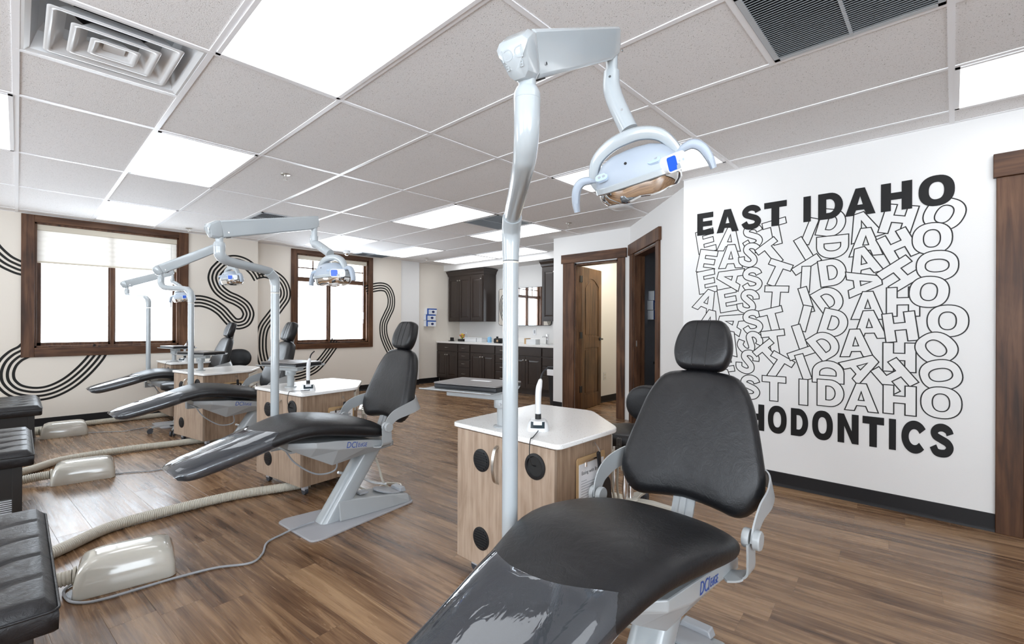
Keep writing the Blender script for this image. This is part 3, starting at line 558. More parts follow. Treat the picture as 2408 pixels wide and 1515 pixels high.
for k, (g, d, z, a) in enumerate(LET):
    ca, sa = math.cos(R(a)), math.sin(R(a)); loops = glyph(g); e = .0005+.00003*k; b = MB(); w = .036
    sh = lambda x, y, ee: wl(d+(x*ca-y*sa)*HL, z+(x*sa+y*ca)*HL, ee)
    for lp in loops:
        b.rings([[sh(x, y, e) for x, y in offset(lp, w/2)], [sh(x, y, e) for x, y in offset(lp, -w/2)]], cap=False)
    nf = len(b.bm.faces); fill(b, loops, lambda x, y: sh(x, y, e-.000012))
    o = b.build('outlined_letter', 'vinyl lettering line', art, smooth=False); o.data.materials.append(MATS['white wall paint'])
    for p in o.data.polygons:
        if abs(o.data.vertices[p.vertices[0]].co.x+e-.000012) < .000004: p.material_index = 1
def solid(g, d0, d1, z0, z1):
    loops = glyph(g); xs = [x for x, y in loops[0]]; ys = [y for x, y in loops[0]]; mx0, mx1, my0, my1 = min(xs), max(xs), min(ys), max(ys)
    b = MB(); fill(b, loops, lambda x, y: wl(d0+(x-mx0)/(mx1-mx0)*(d1-d0), z0+(y-my0)/(my1-my0)*(z1-z0), .0034)); b.build('solid_letter', 'vinyl lettering black', art, smooth=False)
for g, a, c in (('E', 2.117, 2.249), ('A', 2.274, 2.442), ('S', 2.462, 2.603), ('T', 2.624, 2.775), ('I', 2.881, 2.927), ('D', 2.971, 3.116), ('A', 3.127, 3.293), ('H', 3.32, 3.476), ('O', 3.506, 3.672)): solid(g, a, c, 1.930-(.004 if g in 'OS' else 0), 2.112+(.004 if g in 'OS' else 0))
for g, a, c in (('O', 2.117, 2.245), ('R', 2.262, 2.372), ('T', 2.378, 2.482), ('H', 2.505, 2.63), ('O', 2.655, 2.78), ('D', 2.807, 2.916), ('O', 2.94, 3.063), ('N', 3.09, 3.207), ('T', 3.228, 3.341), ('I', 3.366, 3.401), ('C', 3.428, 3.544), ('S', 3.563, 3.671)): solid(g, a, c, .388-(.004 if g in 'OSC' else 0), .587+(.004 if g in 'OSC' else 0))
def mural(path, y, label, ends=1):
    P = catmull([Vector((x, 0, z)) for x, z in path], 8); x0, z0 = path[len(path)//2]
    t = thing('line_mural', label, 'wall mural', (x0, y, z0), 0, 'four-line ribbon murals')
    for k in range(4):
        o = (k-1.5)*.046; b = MB(); l, r_ = [], []
        for i, p in enumerate(P):
            tt = (P[min(i+1, len(P)-1)]-P[max(i-1, 0)]).normalized(); nn = Vector((-tt.z, 0, tt.x))
            l.append(p+nn*(o-.0122)); r_.append(p+nn*(o+.0122))
        rr = [[Vector((q.x-x0, -.0012, q.z-z0)) for q in l], [Vector((q.x-x0, -.0012, q.z-z0)) for q in r_]]
        b.rings(rr, cap=False, closed=False); b.build('stripe', 'mural black', t, smooth=False)
mural([(-.95, 2.21), (-0.856, 2.091), (-0.779, 1.964), (-0.701, 1.871), (-0.631, 1.822), (-0.56, 1.791), (-0.474, 1.789)], YW, 'black striped ribbon running into the left side of the large window casing')
mural([(-0.488, 0.945), (-0.544, 0.871), (-0.616, 0.817), (-0.673, 0.736), (-0.698, 0.626), (-0.679, 0.522), (-0.602, 0.43), (-0.47, 0.384), (-0.333, 0.399), (-0.192, 0.479), (-0.063, 0.61), (0.05, 0.771), (0.108, 0.903)], YW, 'black striped ribbon looping below the large window')
mural([(0.927, 1.49), (1.068, 1.496), (1.137, 1.496), (1.213, 1.478), (1.295, 1.44), (1.385, 1.37), (1.449, 1.293), (1.498, 1.233), (1.541, 1.196), (1.613, 1.185), (1.692, 1.222), (1.732, 1.317), (1.714, 1.397), (1.668, 1.464), (1.573, 1.529), (1.453, 1.584), (1.347, 1.675), (1.294, 1.803), (1.304, 1.894), (1.338, 1.957), (1.43, 2.056), (1.555, 2.099), (1.694, 2.065), (1.809, 1.967), (1.874, 1.86)], YW, 'black striped S-shaped ribbon between the two windows')
mural([(1.87, 1.94), (1.928, 1.958), (2.013, 1.969), (2.136, 1.933), (2.244, 1.848), (2.300, 1.725), (2.296, 1.603), (2.22, 1.48), (2.151, 1.379), (2.083, 1.285), (1.995, 1.154), (1.96, 1.037), (1.95, 0.908), (1.958, 0.746), (2.01, 0.561), (2.142, 0.414), (2.366, 0.364), (2.572, 0.382), (2.809, 0.485), (3.055, 0.773), (3.137, 0.915)], YV, 'black striped ribbon curling left of and below the small window')
mural([(3.69, 1.797), (3.842, 1.852), (4.013, 1.88), (4.137, 1.84), (4.211, 1.692), (4.204, 1.516), (4.125, 1.354), (4.054, 1.195), (4.055, 1.014), (4.109, 0.856), (4.2, 0.686), (4.271, 0.56), (4.33, .45)], YV, 'black striped ribbon right of the small window')
# ------------------------------------------------------------------ dental chairs
def make_chair(label, loc, rz=0):
    t = thing('dental_chair', label, 'dental chair', loc, rz, 'dental chairs in a row')
    X0 = .66
    V = lambda x, y, z: Vector((x-X0, y, z))
    # seat and leg cushion
    st = [(-.128, .480, .110, .036), (-.112, .496, .128, .058), (-.075, .511, .140, .074), (.0, .532, .150, .080), (.12, .566, .168, .084), (.25, .606, .190, .086), (.36, .640, .213, .090), (.44, .656, .230, .094), (.53, .655, .242, .098), (.66, .636, .250, .100), (.78, .610, .250, .100), (.87, .585, .244, .094), (.925, .560, .230, .080), (.955, .535, .205, .050), (.965, .520, .18, .022)]
    def sec(k, grow=0, n=28):
        x, z, w, th = st[k]; a = st[max(k-1, 0)]; c = st[min(k+1, len(st)-1)]; tx, tz = c[0]-a[0], c[1]-a[1]; l = math.hypot(tx, tz); nx, nz = -tz/l, tx/l
        out = []
        for u, v in sell(w+grow, th/2+grow, n, 3.0):
            crown = .012*(1-(u/(w+.01))**2) if v > 0 else 0
            out.append(V(x+nx*(v-th/2+crown), u, z+nz*(v-th/2+crown)))
        return out
    MB().rings([sec(k) for k in range(len(st))]).build('seat_cushion', 'black vinyl', t, sub=1)
    # clear cover over the foot end, its upper edge curved
    rr = []
    for k in list(range(0, 6)):
        rr.append(sec(k, .0045, 40))
    last = rr[-1]; nr = []
    for p in last:
        q = p.y/.19; d = .045-.075*(1-q*q)-.02*q
        nr.append(p+Vector((d*.95+.02, 0, d*.28+.006)))
    rr.append(nr)
    b = MB(); b.rings([[p+Vector((-.004, 0, .0)) if i == 0 else p for p in r] for i, r in enumerate(rr)], cap=False)
    # remove the underside so that it drapes like a slip cover front/top
    b.build('clear_cover', 'clear vinyl cover', t, sub=1)
    # seat frame, folded sheet hull
    def fs(x, zt, hs, wt, zb, wb): return [V(x, wt, zt), V(x, wt, zt-hs), V(x, wb, zb), V(x, -wb, zb), V(x, -wt, zt-hs), V(x, -wt, zt)]
    MB().rings([fs(.39, .535, .012, .10, .500, .09), fs(.50, .535, .030, .195, .440, .12), fs(.625, .525, .050, .200, .372, .13), fs(.80, .500, .046, .200, .392, .13), fs(.975, .468, .036, .200, .412, .13), fs(.995, .462, .032, .19, .420, .12)]).build('seat_frame', 'white frame paint', t, smooth=False, bev=.004)
    for s in (-1, 1):
        xd = Vector((-s, 0, s*.145))
        text_mesh('DCI', .050, 'maker_badge', 'logo blue', t, frame_mtx(V(.735+s*.03, s*.2012, .486), xd, (0, 0, 1)), shear=.25, xs=.8)
        text_mesh('EdGE', .033, 'maker_badge', 'logo blue', t, frame_mtx(V(.735-s*.038, s*.2012, .475), xd, (0, 0, 1)), shear=.25, xs=.8)
    # lift column
    a, c = Vector((.672, 0, .012)), Vector((.955, 0, .415)); b = MB(); cs = [(u*.062, v*.058) for u, v in sell(1, 1, 24, 3.4)]
    ax = (c-a).normalized(); pr = Vector((ax.z, 0, -ax.x))
    def colring(base_, horizontal):
        out = []
        for u, v in cs:
            p = base_+Vector((0, 1, 0))*u+pr*v
            if horizontal: p = p-ax*((p.z-base_.z)/ax.z)
            out.append(p-Vector((X0, 0, 0)))
        return out
    b.rings([colring(a, True), colring(a+ax*.2, False), colring(c, False)]); b.build('lift_column', 'white enamel', t, ang=50)
    # floor plate and wedge cover
    MB().prism([(x-X0, y) for x, y in rpoly([(.47, -.20), (.53, -.215), (1.20, -.125), (1.215, .10), (1.18, .125), (.50, .215), (.45, .19)], [.05, .02, .03, .02, .02, .02, .05])], 0, .011).build('floor_plate', 'grey steel plate', t, bev=.002)
    def wr(x, w, z, w2): return [V(x, w, .011), V(x, w2, z), V(x, -w2, z), V(x, -w, .011)]
    MB().rings([wr(.70, .085, .125, .060), wr(.80, .098, .118, .075), wr(1.05, .118, .085, .098), wr(1.17, .118, .058, .095), wr(1.20, .105, .03, .090)]).build('base_cover', 'white frame paint', t, smooth=False, bev=.006)
    b = MB(); b.rings([[V(1.07+.09*math.cos(q)*k, .0+.085*math.sin(q)*k, .084-.28*(.09*math.cos(q)*k)+zz) for q in [2*math.pi*j/24 for j in range(24)]] for k, zz in ((1, -.004), (1, .004), (.9, .008), (.3, .009))]); b.build('foot_control', 'grey plastic', t)
    b = MB(); b.rings([[V(x, y, z) for x, y, z in ((1.135, -.06, .068), (1.185, -.06, .06), (1.185, .06, .06), (1.135, .06, .068))], [V(x, y, z+.022) for x, y, z in ((1.14, -.05, .068), (1.18, -.05, .07), (1.18, .05, .07), (1.14, .05, .068))]]); b.build('foot_pedal', 'grey plastic', t, bev=.004)
    MB().box(V(.86, -.03, .112), V(.92, .03, .125)).build('pedal_button', 'grey plastic', t, bev=.004)
    # back: upright, side arms, knuckles
    tilt = R(19); bo = Vector((1.045, 0, .565)); bu = Vector((math.sin(tilt), 0, math.cos(tilt))); bn = Vector((-math.cos(tilt), 0, math.sin(tilt)))
    def BP(w, v, f): 
        return bo+bu*v+bn*(f+.16*w*w*1.2)+Vector((0, w, 0))-Vector((X0, 0, 0))
    ol = rpoly([(-.19, -.012), (-.10, .008), (0, .018), (.10, .005), (.19, -.012), (.250, .06), (.248, .14), (.222, .25), (.190, .37), (.140, .462), (0, .482), (-.140, .462), (-.190, .37), (-.222, .25), (-.248, .14), (-.250, .06)], [.05, .04, .04, .04, .07, .04, .04, .06, .06, .06, .05, .06, .06, .06, .04, .04], 4)
    MB().rings(pillow(ol, .085, BP, crown=.12)).build('backrest', 'black vinyl', t, ang=80)
    hl = rpoly([(-.082, .474), (.082, .474), (.106, .535), (.099, .60), (.070, .668), (-.070, .668), (-.099, .60), (-.106, .535)], [.05, .05, .04, .04, .05, .05, .04, .04], 5)
    HP = lambda w, v, f: BP(w, v, f+.010)+bn*(.9*w*w)
    h = MB().rings(pillow(hl, .075, HP, crown=.10)).build('headrest', 'black vinyl', t, ang=80)
    for w in (-.024, .024):
        MB().tube([HP(w, v, .0375*1.09-abs(v-.571)**3*9) for v in [.485+.172*k/12 for k in range(13)]], .0014, 6).build('seam', 'print black', h)
    MB().sweep([BP(0, .40, -.045), BP(0, .47, -.045), BP(0, .53, -.035)], [(.03, .004), (-.03, .004), (-.03, -.004), (.03, -.004)], (0, 1, 0)).build('headrest_bar', 'white frame paint', t, bev=.001)
    b = MB(); b.sweep(catmull([V(.93, 0, .455), V(.985, 0, .47), V(1.02, 0, .52), V(1.055, 0, .60), V(1.11, 0, .72)], 5), [(.038, .004), (.012, .004), (.010, .010), (-.010, .010), (-.012, .004), (-.038, .004), (-.038, -.004), (.038, -.004)], (0, 1, 0)); b.build('back_upright', 'white frame paint', t, ang=30)
    for s in (-1, 1):
        b = MB()
        lo = catmull([V(.86, s*.19, .452), V(.90, s*.228, .452), V(.905, s*.254, .468), V(.902, s*.258, .51), V(.900, s*.258, .560)], 5)
        wds = [.030]*len(lo); b.sweep(lo, [(.032, .003), (-.032, .003), (-.032, -.003), (.032, -.003)], (1, 0, .0)); br = b.build('hinge_bracket', 'white frame paint', t, ang=40)
        pv = V(.902, s*.272, .572)
        b = MB()
        P_ = catmull([V(.900, s*.264, .556), V(.915, s*.268, .598), V(.955, s*.272, .634), V(1.035, s*.274, .658), V(1.125, s*.250, .676), V(1.18, s*.18, .688), V(1.20, s*.09, .695)], 6); n_ = len(P_)
        sides = [Vector((.75, 0, -.66)).lerp(Vector((.30, 0, .95)), 0) for _ in P_]; secs = []
        for i in range(n_):
            q = i/(n_-1); hw = .022+.016*math.sin(min(1, q*1.3)*math.pi*.5); secs.append([(hw, .0025), (-hw, .0025), (-hw, -.0025), (hw, -.0025)])
        sd = [Vector((1, 0, -.55)).lerp(Vector((.25, 0, -1)), i/(n_-1)) for i in range(n_)]
        b.sweep(P_, secs, sd); b.build('back_arm', 'white frame paint', t, ang=40)
        b = MB(); pc = V(.902, s*.242, .568); b.lathe([(0, -.004), (.026, -.004), (.028, 0), (.028, .012), (.026, .015), (0, .015)], m=Matrix.Translation(pc) @ Matrix.Rotation(R(90)*(1 if s < 0 else -1), 4, 'X')); b.build('hinge_knob', 'white frame paint', t)
        b = MB(); pc = V(.902, s*.268, .568); b.lathe([(0, 0), (.028, 0), (.028, .014), (.025, .018), (0, .018)], m=Matrix.Translation(pc) @ Matrix.Rotation(R(90)*(1 if s < 0 else -1), 4, 'X')); b.build('hinge_knob', 'white frame paint', t)
    for nm, mt, r_, pts in (('supply_hose', 'cream plastic', .008, [(.28, .0, .40), (.36, .03, .27), (.41, .05, .14), (.44, .06, .105)]), ('supply_hose', 'cream plastic', .007, [(.22, .02, .38), (.20, .12, .22), (.30, .20, .10), (.42, .20, .03), (.60, .30, .012), (.66, .20, .012), (.55, .12, .02), (.44, .08, .10)]),
        ('supply_hose', 'white plastic', .008, [(.10, .06, .26), (.24, .10, .20), (.36, .08, .13), (.44, .05, .108)]), ('cord', 'grey plastic', .005, [(-.20, .14, .46), (-.14, .12, .36), (-.02, .10, .27), (.08, .06, .28), (.06, .0, .38)])):
        MB().tube(catmull([Vector(p) for p in pts], 8), r_, 8).build(nm, mt, t)
    return t
ch = make_chair('foreground reclined black dental chair, cut off by the bottom edge of the picture', (.615, -2.985, 0))
dup(ch, 'black dental chair second from the viewer, fully visible with its grey floor plate', (.675, -.945, 0), R(1.5))
dup(ch, 'black dental chair third from the viewer, behind the cart with the light wooden doors', (.68, 1.06, 0), R(1.5))
dup(ch, 'farthest black dental chair, nearest the large window wall', (.70, 3.00, 0), R(1.5))
# ------------------------------------------------------------------ dental lights
def make_light(label, loc, up_, end, head_rz, roll, dz=0, lean=.03, drop=0, pitch=22):
    # loc: pole foot; up_: horizontal offset of the riser; end: offset of the far end of the spring arm
    t = thing('dental_light', label, 'dental light', loc, 0, 'dental lights on poles')
    U = Vector((*up_, 0)); E = Vector(end)
    d1 = U.normalized()
    MB().cyl((0, 0, .435-loc[2]), (0, 0, 1.372-loc[2]), .0235, 28).build('pole', 'white enamel', t)
    b = MB(); b.cyl((0, 0, 1.366-loc[2]), (0, 0, 1.371-loc[2]), .0238, 28); b.build('pole_ring', 'cream plastic', t)
    b = MB(); b.box((-.012, -.26, .455-loc[2]), (.02, 0, .468-loc[2])); b.box((-.035, -.035, .43-loc[2]), (.035, .035, .50-loc[2])); b.build('mount_bracket', 'white frame paint', t, bev=.003)
    z = lambda v: v-loc[2]
    P_ = catmull([(0, 0, z(1.374)), (0, 0, z(1.42)), tuple(d1*.012)[:2]+(z(1.462),), tuple(d1*.055)[:2]+(z(1.492),)], 6)
    MB().tube(P_, [.0237+.004*min(1, i/10) for i in range(len(P_))], 28).build('elbow', 'white enamel', t)
    L_ = U.length
    P_ = catmull([tuple(d1*.035)[:2]+(z(1.486),), tuple(d1*.08)[:2]+(z(1.497),), tuple(d1*(L_-.09))[:2]+(z(1.528+dz*.3),), tuple(d1*(L_-.03))[:2]+(z(1.548+dz*.45),), tuple(d1*(L_-.003))[:2]+(z(1.585+dz*.7),), tuple(U)[:2]+(z(1.64+dz),)], 7)
    MB().tube(P_, [.0225+.005*(i/len(P_)) for i in range(len(P_))], 28).build('swing_arm', 'white enamel', t)
    b = MB(); b.lathe([(.0255, z(1.638)), (.0275, z(1.640)), (.0275, z(1.652)), (.023, z(1.663)), (.018, z(1.664)), (.018, z(1.72)), (0, z(1.72))], o=U+Vector((0, 0, dz))); b.build('spindle', 'white enamel', t)
    S = Vector((U.x, U.y, z(1.728+dz))); T = Vector((E.x, E.y, E.z-loc[2])); ax = (T-S).normalized(); sd = Vector((ax.y, -ax.x, 0)).normalized(); nn = sd.cross(ax); L3 = (T-S).length
    def tr(d, wt, wb, h0, h1, r=.006): # section: top half-width, bottom half-width, from -h0 to +h1 along nn
        return [S+ax*d+sd*u+nn*v for u, v in ((wt, h1-r), (wt-r, h1), (-wt+r, h1), (-wt, h1-r), (-wb, -h0+r), (-wb+r, -h0), (wb-r, -h0), (wb, -h0+r))]
    MB().rings([tr(.002, .030, .020, .044, .044), tr(L3*.5, .029, .019, .040, .044), tr(L3*.9, .028, .018, .036, .044), tr(L3+.004, .028, .018, .030, .044), tr(L3+.020, .027, .020, .012, .043)]).build('arm_housing', 'white enamel', t, ang=50, bev=.002)
    e0 = MB().rings([tr(-.060, .030, .012, .020, .020, .01), tr(-.052, .036, .022, .036, .034, .01), tr(-.02, .034, .025, .046, .044, .01), tr(.001, .031, .021, .041, .043, .008)]); ec = e0.build('end_cap', 'white enamel', t, ang=60, bev=.002)
    text_mesh('DCI', .030, 'embossed_mark', 'white enamel', ec, frame_mtx(S-ax*.0595+nn*.008, -sd, nn), ext=.0012); text_mesh('EDGE', .016, 'embossed_mark', 'white enamel', ec, frame_mtx(S-ax*.0585-nn*.012, -sd, nn), ext=.0012)
    b = MB(); b.cyl(S+ax*.035-nn*.046-sd*0, S+ax*.035-nn*.02, .012, 12); b.build('cable_grommet', 'print black', t)
    for dd_ in (.03, L3+.012): MB().cyl(S+ax*dd_-nn*.02+sd*.0225, S+ax*dd_-nn*.02+sd*.0255, .0035, 8).build('screw', 'chrome', t)
    # drop stem + neck + yoke in head frame
    cz, szz = math.cos(head_rz), math.sin(head_rz); hx = Vector((cz, szz, 0)); hy = Vector((-szz, cz, 0))
    q = lambda a_, b__, c_: T+hx*a_+hy*b__+Vector((0, 0, c_))
    MB().cyl(q(0, 0, .0), q(0, 0, -.085), .017, 18).build('drop_stem', 'white enamel', t)
    b = MB(); P_ = catmull([q(0, 0, -.075), q(0, 0, -.12), q(.3*lean, 0, -.170+drop*.6), q(lean, 0, -.250+drop)], 6); b.tube(P_, [.0225+.0025*min(1, k/8) for k in range(len(P_))], 22); nk = b.build('neck', 'white enamel', t)
    for a_, c_ in ((.001, -.10), (lean*.7, -.20+drop*.8)): MB().cyl(q(a_, -.020, c_), q(a_, -.0255, c_), .0035, 8).build('screw', 'chrome', nk)
    H = q(lean+.025, 0, -.384+drop); rl = Matrix.Rotation(roll, 3, hy); hX = rl @ hx; hZ = rl @ Vector((0, 0, 1)); tl = Matrix.Rotation(R(pitch), 3, hX); hY = tl @ hy; hZ = tl @ hZ
    Q = lambda a_, b__, c_: H+hX*a_+hY*b__+hZ*c_
    yk = [Q(-.112, 0, .0), Q(-.118, 0, .03), Q(-.098, 0, .075), Q(-.055, 0, .100), Q(-.01, 0, .108), Q(.04, 0, .105), Q(.085, 0, .082), Q(.112, 0, .035), Q(.112, 0, .0)]
    P_ = catmull(yk, 5); n_ = len(P_)
    MB().sweep(P_, [[(u*(.013+.008*math.sin(math.pi*i/(n_-1))), v*(.011+.008*math.sin(math.pi*i/(n_-1)))) for u, v in sell(1, 1, 12, 3)] for i in range(n_)], [hY]*n_).build('yoke', 'white enamel', t)
    # lamp head: shell (top), white rim, reflector (bottom), control panel, handles
    def plan(kx, ky, dz, n=40):
        out = []
        for j in range(n):
            a_ = 2*math.pi*j/n; c_, s_ = math.cos(a_), math.sin(a_); x = .118*kx*math.copysign(abs(c_)**.62, c_); y = .078*ky*math.copysign(abs(s_)**.75, s_)
            out.append(Q(x, y, dz-.010*(x/.118)**2*0))
        return out
    hd_ = MB().rings([plan(1, 1, 0), plan(.985, .99, .014), plan(.90, .93, .036), plan(.72, .78, .060), plan(.45, .52, .073), plan(.1, .1, .077)]).build('lamp_shell', 'lamp shell blue grey', t)
    MB().rings([plan(1.0, 1.0, .004), plan(1.03, 1.04, .001), plan(1.035, 1.045, -.012), plan(.98, .98, -.016)]).build('lamp_rim', 'white enamel', t, ang=40)
    b = MB(); rr = []
    for k_, z_ in ((.97, -.012), (.95, -.030), (.86, -.046), (.62, -.052), (.35, -.046), (.05, -.042)):
        r0 = plan(k_, k_, z_); rr.append([p+hZ*(-.006*abs(math.sin(3*math.pi*((p-H).dot(hX)/.118)*.5))) for p in r0])
    b.rings(rr); b.build('reflector', 'mirror silver', t)
    pm = frame_mtx(Q(.094, -.040, .006), (hY*.8+hX*.6).normalized(), hZ)
    cp = MB().prism(rrect(.082, .046, .014), -.006, .018, pm).build('control_panel', 'white plastic', t, bev=.001)
    MB().prism(rrect(.036, .036, .006), .0182, .0188, Matrix(pm) @ Matrix.Translation((-.019, 0, 0))).build('touch_pad', 'panel blue', cp, smooth=False)
    for k_ in (0, 1): MB().prism(rrect(.006, .006, .0028), .0182, .0186, Matrix(pm) @ Matrix.Translation((.010+.016*k_, 0, 0))).build('indicator', 'pale blue label', cp, smooth=False)
    for xx in (-.085, .055):
        lm = frame_mtx(Q(xx, -.066, .030), hX, (hZ*.62+hY*.78).normalized()); lb = MB().prism(rrect(.034, .026, .010), -.004, .0035, lm).build('lamp_label', 'pale blue label', t, smooth=False)
        for s in (-1, 1): MB().cyl(lm @ Vector((s*.006, .001, .003)), lm @ Vector((s*.006, .001, .0048)), .0042, 10).build('lamp_switch', 'grey plastic', lb)
    MB().cyl(Q(-.015, -.058, .040), Q(-.015, -.068, .046), .004, 10).build('screw', 'print black', t)
    for s in (-1, 1):
        P_ = catmull([Q(s*.10, 0, .020), Q(s*.130, -.004, .032), Q(s*.155, -.006, .034), Q(s*.174, -.008, .018), Q(s*.186, -.010, -.014), Q(s*.190, -.012, -.042)], 6); n_ = len(P_)
        MB().sweep(P_, [[(u*.015, v*(.008+.005*math.sin(math.pi*i/(n_-1)))) for u, v in sell(1, 1, 12, 2.6)] for i in range(n_)], [hY]*n_).build('lamp_handle', 'lamp shell blue grey', t)
    return t
make_light('nearest dental light, its white pole rising in front of the wooden cart', (.406, -2.709, .4), (-.297, -.326), (.161, -.243, 1.985), R(-72), R(-12), 0, .05)
make_light('dental light of the second chair, lamp hanging before the small window', (.459, -.712, .4), (-.349, -.213), (.182, -.119, 1.797), R(-78), R(-2), -.06, .15, .055, 2)
make_light('dental light of the third chair, long arm crossing the large window', (.463, 1.28, .4), (-.147, .418), (.32, .287, 1.95), R(-78), R(-2), -.04, .15, .05, 2)
make_light('farthest dental light, with the thinnest pole, before the large window', (.466, 3.272, .4), (-.15, .393), (.277, .232, 1.83), R(-60), R(-4), -.06, .14, .06, 2)
# ------------------------------------------------------------------ equipment carts
ct = [(0, 0), (.45, 0), (.735, .33), (.69, .70), (0, .655)]
def make_cart(label, loc, rz=0):
    t = thing('equipment_cart', label, 'equipment cart', loc, rz, 'white-topped wooden dental carts')
    top = rpoly(ct, [.035, .05, .05, .05, .035]); MB().prism(top, .690, .711).build('worktop', 'speckled white quartz', t, bev=.004)
    ins = [(.03, .03), (.435, .03), (.69, .33), (.655, .665), (.03, .625)]
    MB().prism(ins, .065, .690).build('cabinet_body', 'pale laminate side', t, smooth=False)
    # doors on the x=0 face
    for y0, y1, hy in ((.03, .309, .28), (.311, .625, .35)):
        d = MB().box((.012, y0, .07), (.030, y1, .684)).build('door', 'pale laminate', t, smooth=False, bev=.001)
        P_ = catmull([(.012, hy, .645), (-.010, hy, .625), (-.022, hy, .56), (-.010, hy, .495), (.012, hy, .475)], 5); MB().sweep(P_, [(.008, .002), (-.008, .002), (-.008, -.002), (.008, -.002)], (0, 1, 0)).build('handle', 'brushed nickel', d)
    for z in (.56, .20):
        lm = Matrix.Translation((.012, .455, z)) @ Matrix.Rotation(R(-90), 4, 'Y'); v = MB().lathe([(0, 0), (.052, 0), (.052, .004), (.046, .006), (0, .006)], m=lm, n=32).build('vent_cap', 'black plastic', t)
        b = MB()
        for k in range(-3, 4):
            w = math.sqrt(max(.0, .043**2-(k*.012)**2)); b.box((.0025, .455-w, z+k*.012-.0025), (.0062, .455+w, z+k*.012+.0025))
        b.build('vent_slat', 'dark plastic', v, smooth=False)
    lm = Matrix.Translation((.012, .13, .60)) @ Matrix.Rotation(R(-90), 4, 'Y')
    MB().rings([[lm @ Vector((r*math.cos(2*math.pi*j/32), r*math.sin(2*math.pi*j/32), zz)) for j in range(32)] for r, zz in ((.054, 0), (.054, .005), (.043, .007), (.040, .0), (.040, .0005))], cap=False).build('cable_port', 'black plastic', t)
    MB().lathe([(0, .0003), (.041, .0003), (.041, .0008), (0, .0008)], m=lm, n=24).build('port_opening', 'print black', t)
    # edge band strip on the side face
    MB().box((.432, .0285, .07), (.437, .0305, .675)).build('corner_strip', 'pale laminate', t, smooth=False)
    # cream control panel and instrument holders on the angled face
    p0, p1 = Vector((.435, .03, 0)), Vector((.69, .33, 0)); u = (p1-p0).normalized(); nv = Vector((u.y, -u.x, 0))
    pm = lambda a_, n_, z_: p0+u*a_+nv*n_+Vector((0, 0, z_))
    def pb(b_, a0, a1, n0, n1, z0, z1): vs = [pm(a_, n_, z_) for z_ in (z0, z1) for a_, n_ in ((a0, n0), (a1, n0), (a1, n1), (a0, n1))]; return b_.add(vs, [(0, 3, 2, 1), (4, 5, 6, 7), (0, 1, 5, 4), (1, 2, 6, 5), (2, 3, 7, 6), (3, 0, 4, 7)])
    cp = pb(MB(), .02, .37, 0, .014, .53, .672).build('control_panel', 'cream plastic', t, bev=.003)
    text_mesh('DCI', .03, 'maker_badge', 'logo blue', cp, frame_mtx(pm(.08, .0146, .62), u, (0, 0, 1)))
    for a_ in (.20, .25): MB().cyl(pm(a_, .014, .60), pm(a_, .026, .60), .009, 12).build('gauge_knob', 'grey plastic', cp)
    ib = pb(MB(), .04, .30, .03, .055, .52, .535).build('holder_bar', 'cream plastic', t, bev=.003)
    for k in range(4):
        a_ = .03+.075*k; c0 = pm(a_, .075, .515)
        hd = MB().lathe([(.0, .022), (.018, .020), (.020, 0), (.018, -.014), (0, -.016)], o=c0).build('instrument_holder', 'cream plastic', t)
        b = MB()
        if k == 1: b.lathe([(0, .12), (.012, .118), (.012, .06), (.008, .02), (.006, -.01), (0, -.01)], o=c0); b.build('suction_tip', 'clear acrylic', hd)
        else: b.lathe([(0, .06), (.006, .058), (.007, .01), (.006, -.05), (.011, -.09), (.009, -.13), (.006, -.15), (0, -.15)], o=c0); b.build('handpiece', 'chrome', hd)
    for a_ in (.08, .16, .24):
        s = pm(a_, .06, .50); MB().tube(catmull([s, s+Vector((0, 0, -.12)), s+nv*.03+Vector((-.04, -.03, -.30)), s+Vector((-.12, -.02, -.40)), pm(.12, -.03, .10)], 6), .006, 8).build('instrument_hose', 'beige hose', t)
    for x, y in ((.07, .07), (.07, .55), (.42, .08), (.60, .55)):
        b = MB(); b.cyl((x-.012, y, .025), (x+.012, y, .025), .025, 16); w = b.build('caster', 'caster rubber', t)
        MB().box((x-.016, y-.02, .03), (x+.016, y+.02, .066)).build('caster_fork', 'grey steel plate', w, bev=.003)
    return t
c1 = make_cart('nearest wooden cart with white speckled top, behind the nearest pole', (.855, -2.545, 0))
CARTS = [((.855, -2.545, 0), 0), ((.715, -.47, 0), R(8)), ((.60, 1.47, 0), R(11)), ((.655, 3.13, 0), R(3))]
for (l, r), lb in zip(CARTS[1:], ('second wooden cart, holding a closed laptop and a lit curing wand, behind the second chair', 'third wooden cart with the blue-headed sheet clipped to its side', 'farthest wooden cart below the large window corner')): dup(c1, lb, l, r)
def onc(k, x, y, z=0):
    l, r = CARTS[k]; return (l[0]+x*math.cos(r)-y*math.sin(r), l[1]+x*math.sin(r)+y*math.cos(r), z)
